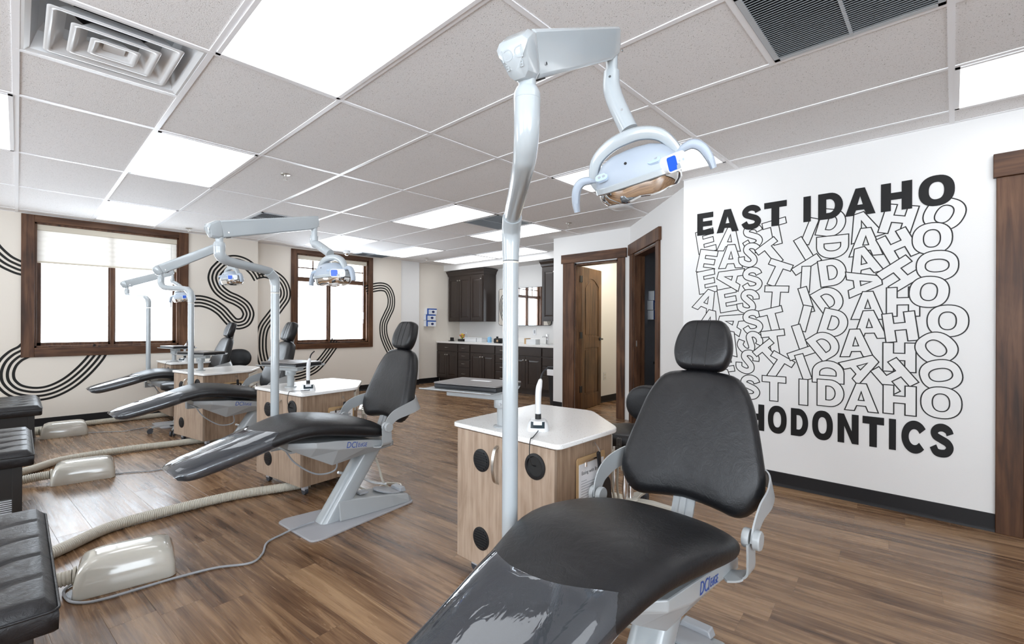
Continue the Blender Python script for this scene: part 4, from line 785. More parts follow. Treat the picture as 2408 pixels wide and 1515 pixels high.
# laptop stands: clamp post + tray (standing on the cart), laptop, curing light, clipboard, paddle mirror
def make_tray(label, loc, rz, off=-.02):
    t = thing('laptop_stand', label, 'laptop stand', loc, rz, 'laptop stands on the carts')
    b = MB(); b.cyl((0, 0, 0), (0, 0, .12), .024, 24); b.lathe([(.040, 0), (.040, .006), (.026, .010), (0, .010)]); b.build('post', 'white frame paint', t)
    b = MB(); b.lathe([(0, .09), (.036, .09), (.038, .095), (.038, .125), (.036, .130), (0, .130)]); cl = b.build('clamp_collar', 'white frame paint', t)
    b = MB(); b.cyl((-.036, -.01, .110), (-.041, -.01, .110), .006, 10); b.build('screw', 'grey steel plate', cl)
    b = MB(); b.box((-.03, max(off, -.10), .125), (.03, min(.30, off+.32), .160)); b.build('support_arm', 'white frame paint', t, bev=.005)
    pr = [(-.165, .172), (-.150, .166), (-.03, .166), (.0, .160), (.03, .166), (.15, .166), (.165, .176)]
    b = MB(); b.rings([[Vector((x*.84, off, z)) for x, z in pr]+[Vector((x*.84, off, z-.005)) for x, z in reversed(pr)], [Vector((x*.84, off+.40, z)) for x, z in pr]+[Vector((x*.84, off+.40, z-.005)) for x, z in reversed(pr)]]); b.build('tray', 'white frame paint', t, bev=.0015)
    return t
def make_laptop(label, loc, rz):
    t = thing('laptop', label, 'laptop', loc, rz, 'closed laptops')
    MB().prism(rrect(.245, .355, .012), 0, .019).build('base', 'dark plastic', t, bev=.003); MB().prism(rrect(.248, .358, .012), .0205, .028).build('lid', 'laptop lid grey', t, bev=.002)
    b = MB(); b.cyl((.112, -.12, .012), (.112, .12, .012), .007, 10); b.build('hinge', 'dark plastic', t)
    MB().prism(rrect(.03, .11, .002, cx=.03), .0281, .0284).build('sticker', 'paper', t, smooth=False); return t
def make_wand(label, k, x, y, az):
    loc = onc(k, x, y, .711); rz = az+CARTS[k][1]
    t = thing('curing_light', label, 'curing light', loc, rz, 'curing lights')
    b = MB(); b.rings([[Vector((x*k, y*k2, z)) for x, y in rrect(.115, .10, .03)] for k, k2, z in ((1, 1, 0), (1, 1, .008), (.9, .88, .030), (.7, .66, .044), (.3, .3, .046))]); bs = b.build('charging_base', 'white plastic', t)
    b = MB(); b.rings([[Vector((x, y, z)) for x, y in rrect(.014, .062, .004, cx=cx_)] for z, cx_ in ((.018, -.056), (.026, -.048), (.042, -.034))]); b.build('display', 'screen', bs)
    b = MB(); b.lathe([(0, .040), (.014, .040), (.0135, .070), (0, .070)], n=18, o=(.006, 0, 0)); b.build('socket_ring', 'print black', t)
    P_ = catmull([(.006, 0, .068), (.006, 0, .14), (.008, -.002, .18), (.018, -.010, .222)], 6); MB().tube(P_, [.0125+.0015*math.sin(math.pi*i/len(P_)) if i < len(P_)*.75 else .0135-.006*((i/len(P_)-.75)/.25) for i in range(len(P_))], 16).build('wand', 'white plastic', t)
    P_ = catmull([(.018, -.010, .220), (.024, -.016, .245), (.030, -.026, .262), (.036, -.042, .276)], 4); MB().tube(P_, .0045, 10).build('light_guide', 'dark plastic', t)
    MB().cyl((.0165, -.009, .216), (.0195, -.0115, .226), .0065, 12).build('collar', 'brushed nickel', t)
    c_, s_ = math.cos(-az), math.sin(-az); lp = lambda px, py, pz: ((px-x)*c_-(py-y)*s_, (px-x)*s_+(py-y)*c_, pz-.711)
    ex = Vector((-.050, 0, .010)); mid = lp(.02, .150, .716)
    P_ = catmull([tuple(ex), (-.062, -.002, .006), mid, lp(-.008, .140, .712), lp(-.022, .133, .66), lp(-.014, .128, .615), lp(.016, .128, .600)], 6); MB().tube(P_, .0022, 6).build('power_cord', 'print black', t)
    return t
tr = make_tray('white laptop tray on the nearest cart, left of the nearest pole', (.945, -2.145, .711), R(14.5))

#@@PART3@@
make_laptop('closed laptop on the nearest tray, left of the nearest pole', (.952, -1.97, .8775), R(14.5))
make_wand('white curing light wand upright on the nearest cart, right of the nearest pole', 0, .165, .245, R(38))
tr.rotation_euler = (0, 0, R(14.5))
def along(l, rz, d, x=0): return (l[0]-math.sin(rz)*d+math.cos(rz)*x, l[1]+math.cos(rz)*d+math.sin(rz)*x, .8775)
TR = [(onc(1, .15, .40, .711), R(20), 'on the second cart, left of its curing wand'), (onc(2, .14, .36, .711), R(26), 'on the third cart, in front of the far backrest'), (onc(3, .14, .42, .711), R(12), 'on the farthest cart, before the large window sill')]
for l, rz, lb in TR:
    of = -.28 if 'farthest' in lb else -.20
    make_tray('white laptop tray '+lb, l, rz, of)
    make_laptop('dark closed laptop '+lb, along(l, rz, of+.19, .0), rz)
make_wand('white curing light with dark bent tip on the second cart', 1, .14, .15, R(60))
make_wand('small curing light on the farthest cart before the large window', 3, .20, .22, R(40))
def make_clipboard(label, k, x, z, head):
    l, r = CARTS[k]; t = thing('clipboard', label, 'clipboard', onc(k, x, .026, z), r, 'clipboards hung on the cart sides')
    MB().prism([(a_, b__) for a_, b__ in rrect(.215, .31, .012, cy=-.155)], 0, .004, Matrix.Rotation(R(90), 4, 'X')).build('board', 'hardboard', t)
    pp = MB().prism([(a_, b__) for a_, b__ in rrect(.19, .27, .004, cy=-.163)], .0042, .0060, Matrix.Rotation(R(90), 4, 'X')).build('sheet', 'paper', t, smooth=False)
    if head == 'blue': MB().prism(rrect(.15, .022, .002, cy=-.062), .0061, .0064, Matrix.Rotation(R(90), 4, 'X')).build('heading', 'logo blue', pp, smooth=False)
    else: text_mesh('Eating with Braces', .021, 'heading', 'print black', pp, frame_mtx((0, -.0065, -.068), (1, 0, 0), (0, 0, 1)), ext=.0001)
    b = MB()
    for j in range(15):
        w = .14 if j % 4 else .05; b.box((-.08, -.0068, -.10-.011*j), (-.08+w*(1 if j % 3 else .8), -.0064, -.1022-.011*j))
    b.build('printed_lines', 'grey plastic', pp, smooth=False)
    b = MB(); b.sweep(catmull([(-.052, -.006, -.034), (-.052, -.014, -.018), (0, -.016, -.014), (.052, -.014, -.018), (.052, -.006, -.034)], 4), [(.004, .003), (-.004, .003), (-.004, -.003), (.004, -.003)], (0, 1, 0)); b.cyl((-.054, -.011, -.022), (-.054, -.011, -.040), .0065, 8); b.cyl((.054, -.011, -.022), (.054, -.011, -.040), .0065, 8)
    b.build('clip', 'chrome' if head != 'blue' else 'print black', t); return t
make_clipboard('clipboard with printed eating instructions on the side of the nearest cart', 0, .262, .622, 'txt'); make_clipboard('clipboard with printed eating instructions on the side of the second cart', 1, .325, .585, 'txt'); make_clipboard('clipboard with a blue-headed sheet on the side of the third cart', 2, .303, .605, 'blue')
def make_paddle(label, k, x, z, rot):
    l, r = CARTS[k]; t = thing('hand_mirror', label, 'hand mirror', onc(k, x, -.002, z), r, 'black hand mirrors hung on the carts')
    m = Matrix.Rotation(rot, 4, 'Y') @ Matrix.Rotation(R(90), 4, 'X')
    ol = rpoly([(-.011, .0), (.011, .0), (.009, -.115), (.055, -.130), (.072, -.16), (.068, -.28), (-.068, -.28), (-.072, -.16), (-.055, -.130), (-.009, -.115)], [.01, .01, .02, .03, .03, .04, .04, .03, .03, .02], 4)
    MB().prism(ol, -.004, .006, m).build('mirror_body', 'dark plastic', t, bev=.003)
    h = MB(); h.lathe([(0, 0), (.012, 0), (.013, .002), (.008, .006), (0, .006)], m=Matrix.Translation((0, .022, .03)) @ Matrix.Rotation(R(90), 4, 'X')); h.tube([(0, .018, .035), (0, .003, .020), (0, -.008, .002), (0, -.014, .004), (0, -.013, .014)], .003, 8); h.build('hook', 'clear acrylic', t); return t
make_paddle('black paddle-shaped hand mirror hanging over the clipboard of the nearest cart', 0, .277, .636, R(-9)); make_paddle('black hand mirror hanging over the clipboard of the second cart', 1, .335, .618, R(4)); make_paddle('black hand mirror hanging over the blue-headed sheet of the third cart', 2, .315, .63, R(-3))
# ------------------------------------------------------------------ stools
def make_stool(label, loc, rz, back=True, base='white frame paint', sh=.50, braked=5):
    t = thing('operator_stool', label, 'stool', loc, rz, 'black operator stools')
    ol = [(.205*math.cos(a)*(1+.05*math.cos(2*a)), .20*math.sin(a)) for a in [2*math.pi*k/36 for k in range(36)]]
    MB().rings(pillow(ol, .10, lambda x, y, z: Vector((x, y, sh+z*.85-.018*(1-((x*x+y*y)/.042))*0)), crown=.10)).build('seat', 'black vinyl', t, ang=80)
    MB().lathe([(0, sh-.07), (.15, sh-.07), (.16, sh-.045), (0, sh-.045)]).build('seat_pan', 'dark plastic', t)
    b = MB(); b.cyl((0, 0, .09), (0, 0, sh-.06), .0235, 20); b.build('gas_column', 'chrome', t)
    b = MB(); b.lathe([(0, .075), (.05, .075), (.055, .09), (.045, .105), (.028, .11), (0, .11)])
    for k in range(5):
        a = 2*math.pi*k/5+.3; d = Vector((math.cos(a), math.sin(a), 0)); sd = Vector((-d.y, d.x, 0)); b.sweep([d*.03+Vector((0, 0, .088)), d*.14+Vector((0, 0, .085)), d*.27+Vector((0, 0, .062))], [[(w, h) , (-w, h), (-w, -h), (w, -h)] for w, h in ((.035, .012), (.026, .010), (.014, .009))], sd)
    b.build('star_base', base, t, bev=.003)
    for k in range(5):
        a = 2*math.pi*k/5+.3; d = Vector((math.cos(a), math.sin(a), 0)); sd = Vector((-d.y, d.x, 0)); b = MB()
        for s in (-1, 1): b.cyl(d*.285+sd*(s*.008)+Vector((0, 0, .0265)), d*.285+sd*(s*.022)+Vector((0, 0, .0265)), .0262, 16)
        b.cyl(d*.265+Vector((0, 0, .03)), d*.265+Vector((0, 0, .07)), .007, 8); b.build('caster', 'caster rubber', t)
    if back:
        ob = [(.155*math.copysign(abs(math.cos(a))**.8, math.cos(a)), .122*math.copysign(abs(math.sin(a))**.9, math.sin(a))) for a in [2*math.pi*k/36 for k in range(36)]]
        MB().rings(pillow(ob, .075, lambda x, y, z: Vector((.205+z+.0-1.1*x*x, x, sh+.17+y+.12*z)), crown=.10)).build('backrest', 'black vinyl', t, ang=80)
        b = MB(); b.sweep(catmull([(.10, 0, sh-.075), (.22, 0, sh-.07), (.262, 0, sh-.02), (.262, 0, sh+.16)], 5), [(.02, .003), (-.02, .003), (-.02, -.003), (.02, -.003)], (0, 1, 0)); b.build('back_bar', 'dark plastic', t)
    return t
make_stool('black assistant stool with oval backrest and cream star base behind the nearest cart', (2.03, -2.20, 0), R(-8), base='cream plastic', sh=.50)
make_stool('low black stool on white star base between the third and fourth dental chairs', (.66, 2.55, 0), R(80), False, 'white frame paint', .50)
make_stool('black stool whose oval backrest shows behind the farthest backrest', (1.42, 3.24, 0), R(74), True, 'dark plastic', .55)
# ------------------------------------------------------------------ tufted benches along the left
def make_bench(label, loc, rz=0):
    t = thing('tufted_bench', label, 'storage bench', loc, rz, 'dark tufted storage benches')
    L_, W_ = .90, .62; nx, ny = 24, 36
    rows = 5; tuf = [((i-1)*.17, (j-1.5)*.19) for i in range(3) for j in range(4)]
    def top(x, y):
        ex, ey = max(0, abs(x)-(W_/2-.035))/.035, max(0, abs(y)-(L_/2-.035))/.035; e = min(1, math.hypot(ex, ey)); z = .47-.035*(1-math.sqrt(max(0, 1-e*e)))
        if e < 1:
            q = (y+L_/2)/L_*rows; z -= .009*math.exp(-((q-round(q))*L_/rows/.008)**2)*(1 if 0 < round(q) < rows else 0)*(1-e)
            for cx, cy in tuf: z -= .016*math.exp(-((x-cx)**2+(y-cy)**2)/.0012)
        return z
    b = MB(); g = [[Vector((-W_/2+W_*i/nx*1.0, -L_/2+L_*j/(ny*2), top(-W_/2+W_*i/nx, -L_/2+L_*j/(ny*2)))) for j in range(ny*2+1)] for i in range(nx+1)]
    vs = [p for r_ in g for p in r_]; n2 = ny*2+1; b.add(vs, [(i*n2+j, (i+1)*n2+j, (i+1)*n2+j+1, i*n2+j+1) for i in range(nx) for j in range(n2-1)])
    rim = [g[i][0] for i in range(nx+1)]+[g[nx][j] for j in range(1, n2)]+[g[i][n2-1] for i in range(nx-1, -1, -1)]+[g[0][j] for j in range(n2-2, 0, -1)]
    b.rings([rim, [Vector((p.x*1.004, p.y*1.004, .425)) for p in rim], [Vector((p.x*1.0, p.y*1.0, .385)) for p in rim], [Vector((p.x*.97, p.y*.98, .377)) for p in rim]], cap=False)
    cu = b.build('cushion', 'bonded leather', t, ang=70)
    MB().tube([Vector((x, y, .436)) for x, y in rrect(W_+.003, L_+.003, .02)]+[Vector((W_/2+.0015, L_/2-.02+.0, .436))], .0035, 6).build('piping', 'bonded leather', cu)
    for cx, cy in tuf: MB().lathe([(0, .452), (.010, .453), (.008, .457), (0, .458)], o=(cx, cy, top(cx, cy)-.453), n=12).build('button', 'bonded leather', cu)
    w, l = W_/2-.045, L_/2-.035
    for sx in (-1, 1):
        for sy in (-1, 1): MB().box((sx*w-(.04 if sx > 0 else 0), sy*l-(.04 if sy > 0 else 0), 0), (sx*w+(0 if sx > 0 else .04), sy*l+(0 if sy > 0 else .04), .38)).build('leg', 'espresso chest', t, smooth=False, bev=.002)
    b = MB(); b.box((-w+.008, -l+.008, .20), (w-.008, l-.008, .376)); b.build('chest_panel', 'espresso chest', t, smooth=False)
    b = MB()
    for k in range(12): z = .06+.0115*k; b.box((-w+.012, -l+.012, z), (w-.012, -l+.02, z+.006)); b.box((w-.02, -l+.012, z), (w-.012, l-.012, z+.006))
    b.build('woven_basket_front', 'louvre metal', t, smooth=False)
    b = MB(); b.box((-w+.01, -l+.01, .035), (w-.01, l-.01, .05)); b.build('bottom_rail', 'espresso chest', t, smooth=False)
    return t
bn = make_bench('nearest black tufted bench, cut off by the lower left corner of the picture', (-.835, -1.52, 0), R(0))
dup(bn, 'second black tufted bench at the left edge of the picture', (-.845, .57, 0)); dup(bn, 'farthest black tufted bench at the left, below the looping ribbon mural', (-.76, 2.58, 0))
t = thing('plastic_bag', 'clear plastic pouch hanging at the corner of the second bench', 'plastic pouch', (-.515, .93, .30))
MB().rings([[Vector((x, y, z)) for x, y in rrect(w_, .07, .008)] for z, w_ in ((-.08, .01), (-.07, .028), (.02, .022), (.09, .012), (.10, .006))]).build('pouch', 'clear acrylic', t)
# ------------------------------------------------------------------ floor boxes, hoses, cables
def make_box(label, loc, rz):
    t = thing('floor_box', label, 'utility box', loc, rz, 'beige utility boxes on the floor')
    st_ = [(0, .180, .125, .03), (.004, .182, .127, .03), (.060, .178, .122, .035), (.105, .168, .113, .04), (.130, .155, .10, .045), (.143, .13, .078, .05), (.147, .09, .05, .045), (.148, .03, .02, .015)]
    MB().rings([[Vector((x, y, z)) for x, y in rrect(2*a_, 2*b__, r_, 6)] for z, a_, b__, r_ in st_]).build('cover', 'beige abs', t, ang=60)
    MB().box((-.200, -.10, 0), (-.176, -.06, .022)).build('mounting_tab', 'clear acrylic', t, bev=.003)
    MB().cyl((-.176, .0, .062), (-.186, .0, .062), .040, 20).build('hose_collar', 'beige hose', t); return t
bx = make_box('nearest glossy beige utility box on the floor with a grey cable round it', (-.245, -.865, 0), R(-9))
dup(bx, 'second glossy beige utility box, in the window glare', (-.245, 1.165, 0), R(-7)); dup(bx, 'farthest beige utility box, beside the farthest bench', (-.255, 3.17, 0), R(-2))
def hose(name, pts, r, pitch, amp, label, cat, group, mat='beige hose'):
    P = catmull([Vector(p) for p in pts], 24); L_ = [0]
    for a, c in zip(P[:-1], P[1:]): L_.append(L_[-1]+(c-a).length)
    n = int(L_[-1]/(pitch/4)); Q_, rr, j = [], [], 0
    for k in range(n+1):
        d = L_[-1]*k/n
        while j < len(L_)-2 and L_[j+1] < d: j += 1
        Q_.append(P[j].lerp(P[j+1], min(1, max(0, (d-L_[j])/max(1e-9, L_[j+1]-L_[j]))))); rr.append(r+amp*(1, .2, -1, .2)[k % 4])
    c0 = Vector(pts[len(pts)//2]); c0.z = 0
    o = MB().tube([q-c0 for q in Q_], rr, 14).build(name, mat, None, ang=80); o.location = c0; tag(o, label, cat, group); return o
z_ = .031
hose('corrugated_hose', [(-1.00, -.62, z_), (-.72, -.50, z_), (-.475, -.381, z_), (-.232, -.20, z_), (.05, -.155, z_), (.403, -.16, z_), (.70, -.24, z_), (.86, -.28, z_)], .029, .009, .0016, 'thick beige corrugated hose curving from the nearest bench to the second cart', 'hose', 'beige corrugated hoses')
hose('corrugated_hose', [(-1.00, 1.38, z_), (-.72, 1.50, z_), (-.527, 1.607, z_), (-.327, 1.79, z_), (.093, 1.83, z_), (.45, 1.78, z_), (.86, 1.72, z_)], .029, .009, .0016, 'beige corrugated hose running behind the second floor box', 'hose', 'beige corrugated hoses')
hose('corrugated_hose', [(-1.00, 3.40, z_), (-.55, 3.52, z_), (-.045, 3.60, z_), (.35, 3.61, z_), (.85, 3.60, z_)], .029, .009, .0016, 'beige hose along the foot of the left window wall', 'hose', 'beige corrugated hoses')
for (x, y, lb) in ((-.432, -.836, 'short ribbed hose entering the left end of the nearest floor box'), (-.434, 1.188, 'short ribbed hose entering the left end of the second floor box'), (-.444, 3.175, 'short ribbed hose entering the left end of the farthest floor box')):
    hose('ribbed_hose', [(x, y, .062), (x-.10, y+.015, .055), (x-.25, y+.02, .042), (x-.45, y+.03, .036)], .030, .012, .0025, lb, 'hose', 'ribbed hoses at the floor boxes')
def cable(pts, r, mat, label, group=None):
    c0 = Vector(pts[len(pts)//2]); c0.z = 0; o = MB().tube([p-c0 for p in catmull([Vector(p) for p in pts], 8)], r, 8).build('cable', mat); o.location = c0; tag(o, label, 'cable', group); return o
cable([(-.30, -.74, .008), (-.445, -.80, .007), (-.452, -.93, .007), (-.41, -1.005, .007), (-.339, -1.035, .007), (-.20, -1.045, .007), (-.083, -1.055, .007), (.06, -1.085, .007), (.188, -1.155, .007), (.262, -1.10, .007), (.325, -.985, .007), (.42, -.94, .007), (.50, -.935, .018), (.60, -.935, .022)], .0055, 'grey plastic', 'grey cable from the nearest floor box to the base of the second chair', 'grey floor cables')
cable([(-.07, 1.10, .006), (.02, 1.06, .006), (.14, .99, .006), (.26, 1.00, .006), (.42, 1.06, .012), (.58, 1.06, .02)], .004, 'grey plastic', 'thin grey cable from the second floor box to the third chair', 'grey floor cables')
cable([(-.10, 3.10, .006), (.04, 3.03, .006), (.20, 2.92, .006), (.36, 2.98, .006), (.58, 2.98, .02)], .004, 'grey plastic', 'thin grey cable from the farthest floor box', 'grey floor cables')
# ------------------------------------------------------------------ far counter
CX = 5.35
t = thing('counter_worktop', 'long white counter worktop with backsplash along the far wall', 'worktop', (5.66, 2.5, 0))
b = MB(); b.box((CX-.03-5.66, .52-2.5, .815), (5.955-5.66, 4.07-2.5, .850)); b.build('slab', 'speckled white quartz', t, bev=.003); MB().box((5.93-5.66, .52-2.5, .851), (5.955-5.66, 4.07-2.5, .95)).build('backsplash', 'speckled white quartz', t)
def front(b_, x, y0, y1, z0, z1, raised=False):
    b_.box((x-.018, y0+.004, z0+.003), (x, y1-.004, z1-.003))
def pulls(parent, x, y, z, bar=False):
    b = MB()
    if bar: b.tube([(x, y-.045, z), (x-.022, y-.04, z), (x-.024, y, z), (x-.022, y+.04, z), (x, y+.045, z)], .004, 6)
    else: b.lathe([(0, 0), (.006, 0), (.006, .012), (.014, .018), (.013, .026), (0, .028)], m=Matrix.Translation((x, y, z)) @ Matrix.Rotation(R(-90), 4, 'Y'), n=12)
    b.build('knob' if not bar else 'handle', 'brushed nickel', parent)
def rdoor(parent, x, y0, y1, z0, z1, kside, name='door'):
    b = MB(); y0 += .004; y1 -= .004; z0 += .003; z1 -= .003; f = .055
    b.box((x-.012, y0, z0), (x, y1, z1)); b.box((x-.019, y0, z0), (x-.012, y0+f, z1)); b.box((x-.019, y1-f, z0), (x-.012, y1, z1)); b.box((x-.019, y0+f, z0), (x-.012, y1-f, z0+f)); b.box((x-.019, y0+f, z1-f), (x-.012, y1-f, z1))
    b.rings([[Vector((x-xx, yy, zz)) for yy, zz in ((y0+f+i_, z0+f+i_), (y1-f-i_, z0+f+i_), (y1-f-i_, z1-f-i_), (y0+f+i_, z1-f-i_))] for xx, i_ in ((.012, .008), (.018, .03))]); d = b.build(name, 'espresso cabinet', parent, smooth=False)
    pulls(d, x-.019, y1-.028 if kside > 0 else y0+.028, z1-.06 if z0 < 1 else z0+.06)
CAB = [(4.07, 3.40, 'A'), (3.40, 3.04, 'B'), (3.04, 2.36, 'A'), (2.36, 1.98, 'B'), (1.98, 1.26, 'A'), (1.26, .52, 'B')]
names = ['far left end cabinet with one drawer over two doors', 'narrow four-drawer cabinet left of the counter middle', 'two-door cabinet below the blue soap bottle', 'drawer cabinet partly behind the nearest pole', 'two-door cabinet below the mirror, right of the nearest pole', 'drawer cabinet beside the trash bin']
for (y1, y0, kd), nm in zip(CAB, names):
    t = thing('base_cabinet', 'dark brown '+nm, 'cabinet', (CX+.3, (y0+y1)/2, 0), 0, 'dark base cabinets under the counter'); yc = (y0+y1)/2; x = -.3
    b = MB(); b.box((x, y0-yc, .10), (.29, y1-yc, .813)); b.box((x+.06, y0-yc, 0), (.29, y1-yc, .10)); b.build('body', 'espresso cabinet', t, smooth=False)
    a_, c_ = y0-yc+.008, y1-yc-.008
    if kd == 'A':
        d = MB(); front(d, x, a_, c_, .66, .80); d = d.build('drawer', 'espresso cabinet', t, smooth=False, bev=.003); pulls(d, x-.018, 0, .73, True) if nm.startswith('far left') else None
        rdoor(t, x, a_, 0, .12, .65, 1); rdoor(t, x, 0, c_, .12, .65, -1)
    else:
        for z0, z1 in ((.66, .80), (.51, .65), (.36, .50), (.12, .35)):
            d = MB(); front(d, x, a_, c_, z0, z1); d = d.build('drawer', 'espresso cabinet', t, smooth=False, bev=.004); pulls(d, x-.018, 0, (z0+z1)/2, True)
for y0, y1, lb in ((2.97, 4.04, 'dark wall cabinet with raised-panel doors and crown over the left counter'), (.55, 1.50, 'dark wall cabinet right of the mirror, mostly hidden by the wall end')):
    yc = (y0+y1)/2; t = thing('wall_cabinet', lb, 'wall cabinet', (5.80, yc, 1.25), 0, 'dark wall cabinets'); x = -.18
    MB().box((x, y0-yc, 0), (.155, y1-yc, .93)).build('body', 'espresso cabinet', t, smooth=False)
    n = 3; w = (y1-y0-.03)/n
    for k in range(n): rdoor(t, x, y0-yc+.015+k*w, y0-yc+.015+(k+1)*w, .02, .90, 1 if k % 2 else -1)
    for d in t.children:
        for kk in d.children: kk.location = (0, 0, -.76) if False else (0, 0, 0)
    b = MB(); b.rings([[Vector((x-o_, y0-yc-o_, z)), Vector((.155, y0-yc-o_, z)), Vector((.155, y1-yc+min(o_, .02), z)), Vector((x-o_, y1-yc+min(o_, .02), z))] for o_, z in ((.0, .93), (.012, .945), (.02, .98), (.055, 1.02), (.06, 1.035))]); b.build('crown', 'espresso cabinet', t, smooth=False)
t = thing('wall_mirror', 'rounded rectangular mirror with thin black frame above the counter', 'mirror', (5.915, 2.17, 1.53), R(3.4))
mm = Matrix(((0, 0, -1, 0), (1, 0, 0, 0), (0, 1, 0, 0), (0, 0, 0, 1)))
MB().prism(rrect(1.26, .71, .05), 0, .018, mm).build('frame', 'print black', t); MB().prism(rrect(1.245, .695, .045), .0185, .019, mm).build('glass', 'mirror silver', t, smooth=False)
def faucet(y, lb):
    t = thing('faucet', lb, 'faucet', (5.80, y, .85), 0, 'counter faucets'); b = MB(); b.box((-.02, -.02, 0), (.02, .02, .16)); b.build('body', 'chrome', t, bev=.003); MB().box((-.13, -.014, .12), (.0, .014, .14)).build('spout', 'chrome', t, bev=.003); MB().box((-.03, -.012, .165), (.04, .012, .175)).build('lever', 'chrome', t, bev=.002)
faucet(1.52, 'square chrome faucet on the counter below the mirror'); faucet(2.46, 'chrome faucet behind the black camera-like object on the counter')
def soap(y, mat, lb, x=5.62):
    t = thing('soap_dispenser', lb, 'soap bottle', (x, y, .85), 0); b = MB(); b.rings([[Vector((a_*k, c_*k, z)) for a_, c_ in rrect(.06, .075, .015)] for z, k in ((0, .95), (.005, 1), (.09, 1), (.105, .6), (.108, .3))]); b.build('bottle', mat, t); b = MB(); b.cyl((0, 0, .10), (0, 0, .15), .007, 8); b.tube([(0, 0, .148), (-.035, 0, .145)], .006, 8); b.build('pump', 'white plastic', t)
soap(1.14, 'soap pink', 'pink soap pump bottle at the right end of the counter'); soap(2.80, 'soap blue', 'blue soap pump bottle left of the nearest pole')
t = thing('camera', 'black rounded camera with lens lying on the counter left of the nearest pole', 'camera', (5.50, 2.42, .85)); b = MB(); b.rings([[Vector((x, y, z)) for x, y in rrect(.10*k, .22*k, .03)] for z, k in ((0, .9), (.01, 1), (.075, 1), (.09, .75))]); b.build('body', 'black plastic', t); MB().cyl((-.05, -.05, .045), (-.10, -.05, .045), .042, 20).build('lens', 'print black', t); MB().cyl((-.101, -.05, .045), (-.102, -.05, .045), .022, 16).build('lens_glass', 'hardboard', t); MB().cyl((0, .05, .088), (0, .05, .12), .02, 12).build('dial', 'black plastic', t)
for y, w_, lb in ((3.28, .34, 'long white box stack on the left of the counter'), (3.02, .14, 'small white tub beside the blue soap bottle')):
    t = thing('storage_box', lb, 'box', (5.62, y, .85), 0, 'white boxes on the counter'); MB().box((-.07, -w_/2, 0), (.07, w_/2, .065)).build('box', 'white plastic', t, bev=.006); MB().box((-.073, -w_/2-.003, .066), (.073, w_/2+.003, .085)).build('lid', 'white plastic', t, bev=.004)
t = thing('storage_box', 'white carton with beige end between the pole and the right faucet', 'box', (5.62, 1.72, .85), 0, 'white boxes on the counter'); MB().box((-.06, -.13, 0), (.06, .13, .085)).build('box', 'white plastic', t, bev=.003); MB().box((-.061, .09, .0), (.061, .131, .10)).build('end_flap', 'hardboard', t)
t = thing('card_holder', 'small black card holder at the left end of the counter', 'card holder', (5.5, 3.80, .85)); MB().box((-.03, -.06, 0), (.03, .06, .012)).build('base', 'print black', t); MB().box((.012, -.055, .012), (.02, .055, .075)).build('back', 'print black', t)
t = thing('flower_arrangement', 'small yellow and orange flowers in a black tray on the counter', 'flowers', (5.62, 3.60, .85)); MB().box((-.045, -.09, 0), (.045, .09, .045)).build('tray', 'print black', t, bev=.004)
b = MB()
for k in range(26): a = random.uniform(0, 6.28); r_ = random.uniform(0, .06); z = random.uniform(.06, .15); b.lathe([(0, -.012), (.014, -.004), (.012, .008), (0, .012)], o=(r_*.5*math.cos(a), r_*math.sin(a), z), n=6)
b.build('blossoms', 'petal yellow', t); b = MB()
for k in range(14): a = random.uniform(0, 6.28); b.tube([(0, 0, .04), (.04*math.cos(a), .07*math.sin(a), .11+.03*random.random())], .004, 5)
b.build('foliage', 'leaf green', t); b = MB()
for k in range(8): a = random.uniform(0, 6.28); b.lathe([(0, -.012), (.013, -.004), (.012, .008), (0, .012)], o=(.03*math.cos(a), .06*math.sin(a), random.uniform(.08, .15)), n=6)
b.build('red_blossoms', 'petal red', t)
t = thing('water_bottle', 'clear bottle standing beside the flowers on the counter', 'bottle', (5.6, 3.46, .85)); MB().lathe([(0, 0), (.028, 0), (.03, .01), (.03, .11), (.012, .14), (.012, .16), (0, .16)], n=16).build('bottle', 'clear acrylic', t); MB().lathe([(0, .16), (.014, .16), (.014, .185), (0, .185)], n=12).build('cap', 'white plastic', t)
def gloves(x, y, z, rz, labs, dark=False):
    for k in range(3):
        dx = (.02, -.008, .0)[k]
        t = thing('glove_box', labs[k], 'glove box', (x+dx*math.cos(rz), y+dx*math.sin(rz), z+(2-k)*.122), rz, 'blue and white glove boxes on the %s wall' % ('dark room' if dark else 'left'))
        MB().box((-.12, -.085, 0), (.12, 0, .115)).build('carton', 'glove box white', t, smooth=False)
        b = MB(); b.box((-.1205, -.086, .092), (.1205, -.0852, .1155)); b.box((-.1206, -.0862, 0), (-.085, -.0853, .1153)); b.build('blue_band', 'glove box blue', t, smooth=False)
        b = MB(); b.rings([[Vector((.03+.035*math.cos(a), yy, .048+.024*math.sin(a))) for a in [2*math.pi*j/20 for j in range(20)]] for yy in (-.0866, -.0853)]); b.build('opening', 'glove hole', t, smooth=False)
        b = MB()
        for j in range(3): b.box((-.075, -.0864, .03+.02*j), (-.03, -.0853, .036+.02*j))
        b.build('printed_label', 'pale blue label', t, smooth=False)
gloves(5.135, 4.08, 1.152, 0, ('top glove box on the wall left of the wall cabinet', 'middle glove box on the wall left of the wall cabinet', 'bottom glove box on the wall left of the wall cabinet'))
gloves(4.97, -.862, 1.26, 0, ('top glove box seen through the angled doorway', 'middle glove box seen through the angled doorway', 'bottom glove box seen through the angled doorway'), True)
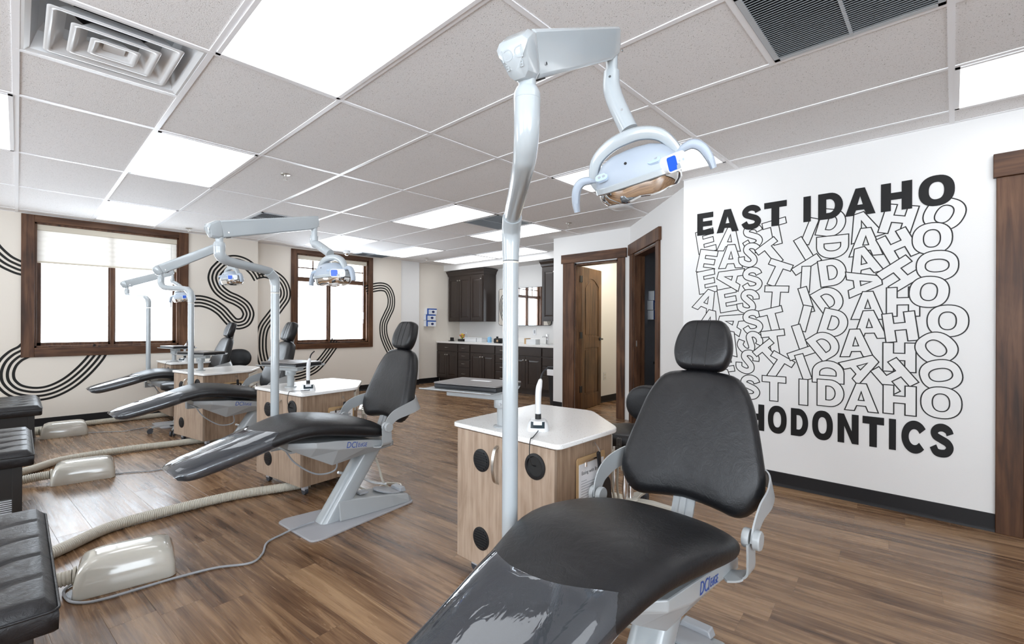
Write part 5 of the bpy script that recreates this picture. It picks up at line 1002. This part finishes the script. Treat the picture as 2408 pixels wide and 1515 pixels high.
t = thing('wall_outlet', 'white wall outlet plate beyond the open brown door', 'outlet', (5.62, .238, .40), 0, 'wall outlets'); MB().prism(rrect(.075, .12, .006), 0, .005, Matrix.Rotation(R(90), 4, 'X')).build('plate', 'white plastic', t, bev=.001)
for z in (-.025, .025): MB().prism(rrect(.034, .028, .008, cy=z), .0052, .007, Matrix.Rotation(R(90), 4, 'X')).build('socket', 'cream plastic', t)
t = thing('wall_outlet', 'small outlet plate on the far wall below the mirror', 'outlet', (5.957, 1.95, 1.06), R(-90), 'wall outlets'); MB().prism(rrect(.075, .12, .006), 0, .005, Matrix.Rotation(R(90), 4, 'X')).build('plate', 'white plastic', t, bev=.001); MB().prism(rrect(.034, .06, .008), .0052, .007, Matrix.Rotation(R(90), 4, 'X')).build('socket', 'grey plastic', t)
t = thing('trash_bin', 'dark trash bin with white liner at the wall end beside the counter', 'trash bin', (4.95, .59, 0)); MB().rings([[Vector((x, y, z)) for x, y in rrect(.28*k, .28*k, .03)] for z, k in ((0, .8), (.52, 1), (.52, .96), (.02, .76))]).build('body', 'dark plastic', t); MB().rings([[Vector((x, y, z)) for x, y in rrect(.285*k, .285*k, .03)] for z, k in ((.44, 1.02), (.525, 1.03), (.53, .98), (.48, .93))], cap=False).build('liner', 'paper', t); MB().prism(rrect(.29, .29, .03), .53, .57).build('lid', 'dark plastic', t, bev=.01)
t = thing('office_bin', 'black bin glimpsed in the dark room behind the angled doorway', 'trash bin', (5.02, -1.05, 0)); MB().rings([[Vector((x, y, z)) for x, y in rrect(.24*k, .24*k, .03)] for z, k in ((0, .8), (.70, 1), (.70, .96), (.02, .76))]).build('body', 'print black', t); MB().prism(rrect(.27, .27, .03), .70, .73).build('rim', 'print black', t)
# unseen lamp added to make the side room bright
t = thing('ceiling_light', 'unseen ceiling light added to brighten the room beyond the open brown door', 'ceiling light', (5.4, -.30, CZ-.003), 0, 'ceiling light panels'); MB().box((-.3, -.3, -.004), (.3, .3, 0)).build('diffuser', 'added room lamp', t, smooth=False)
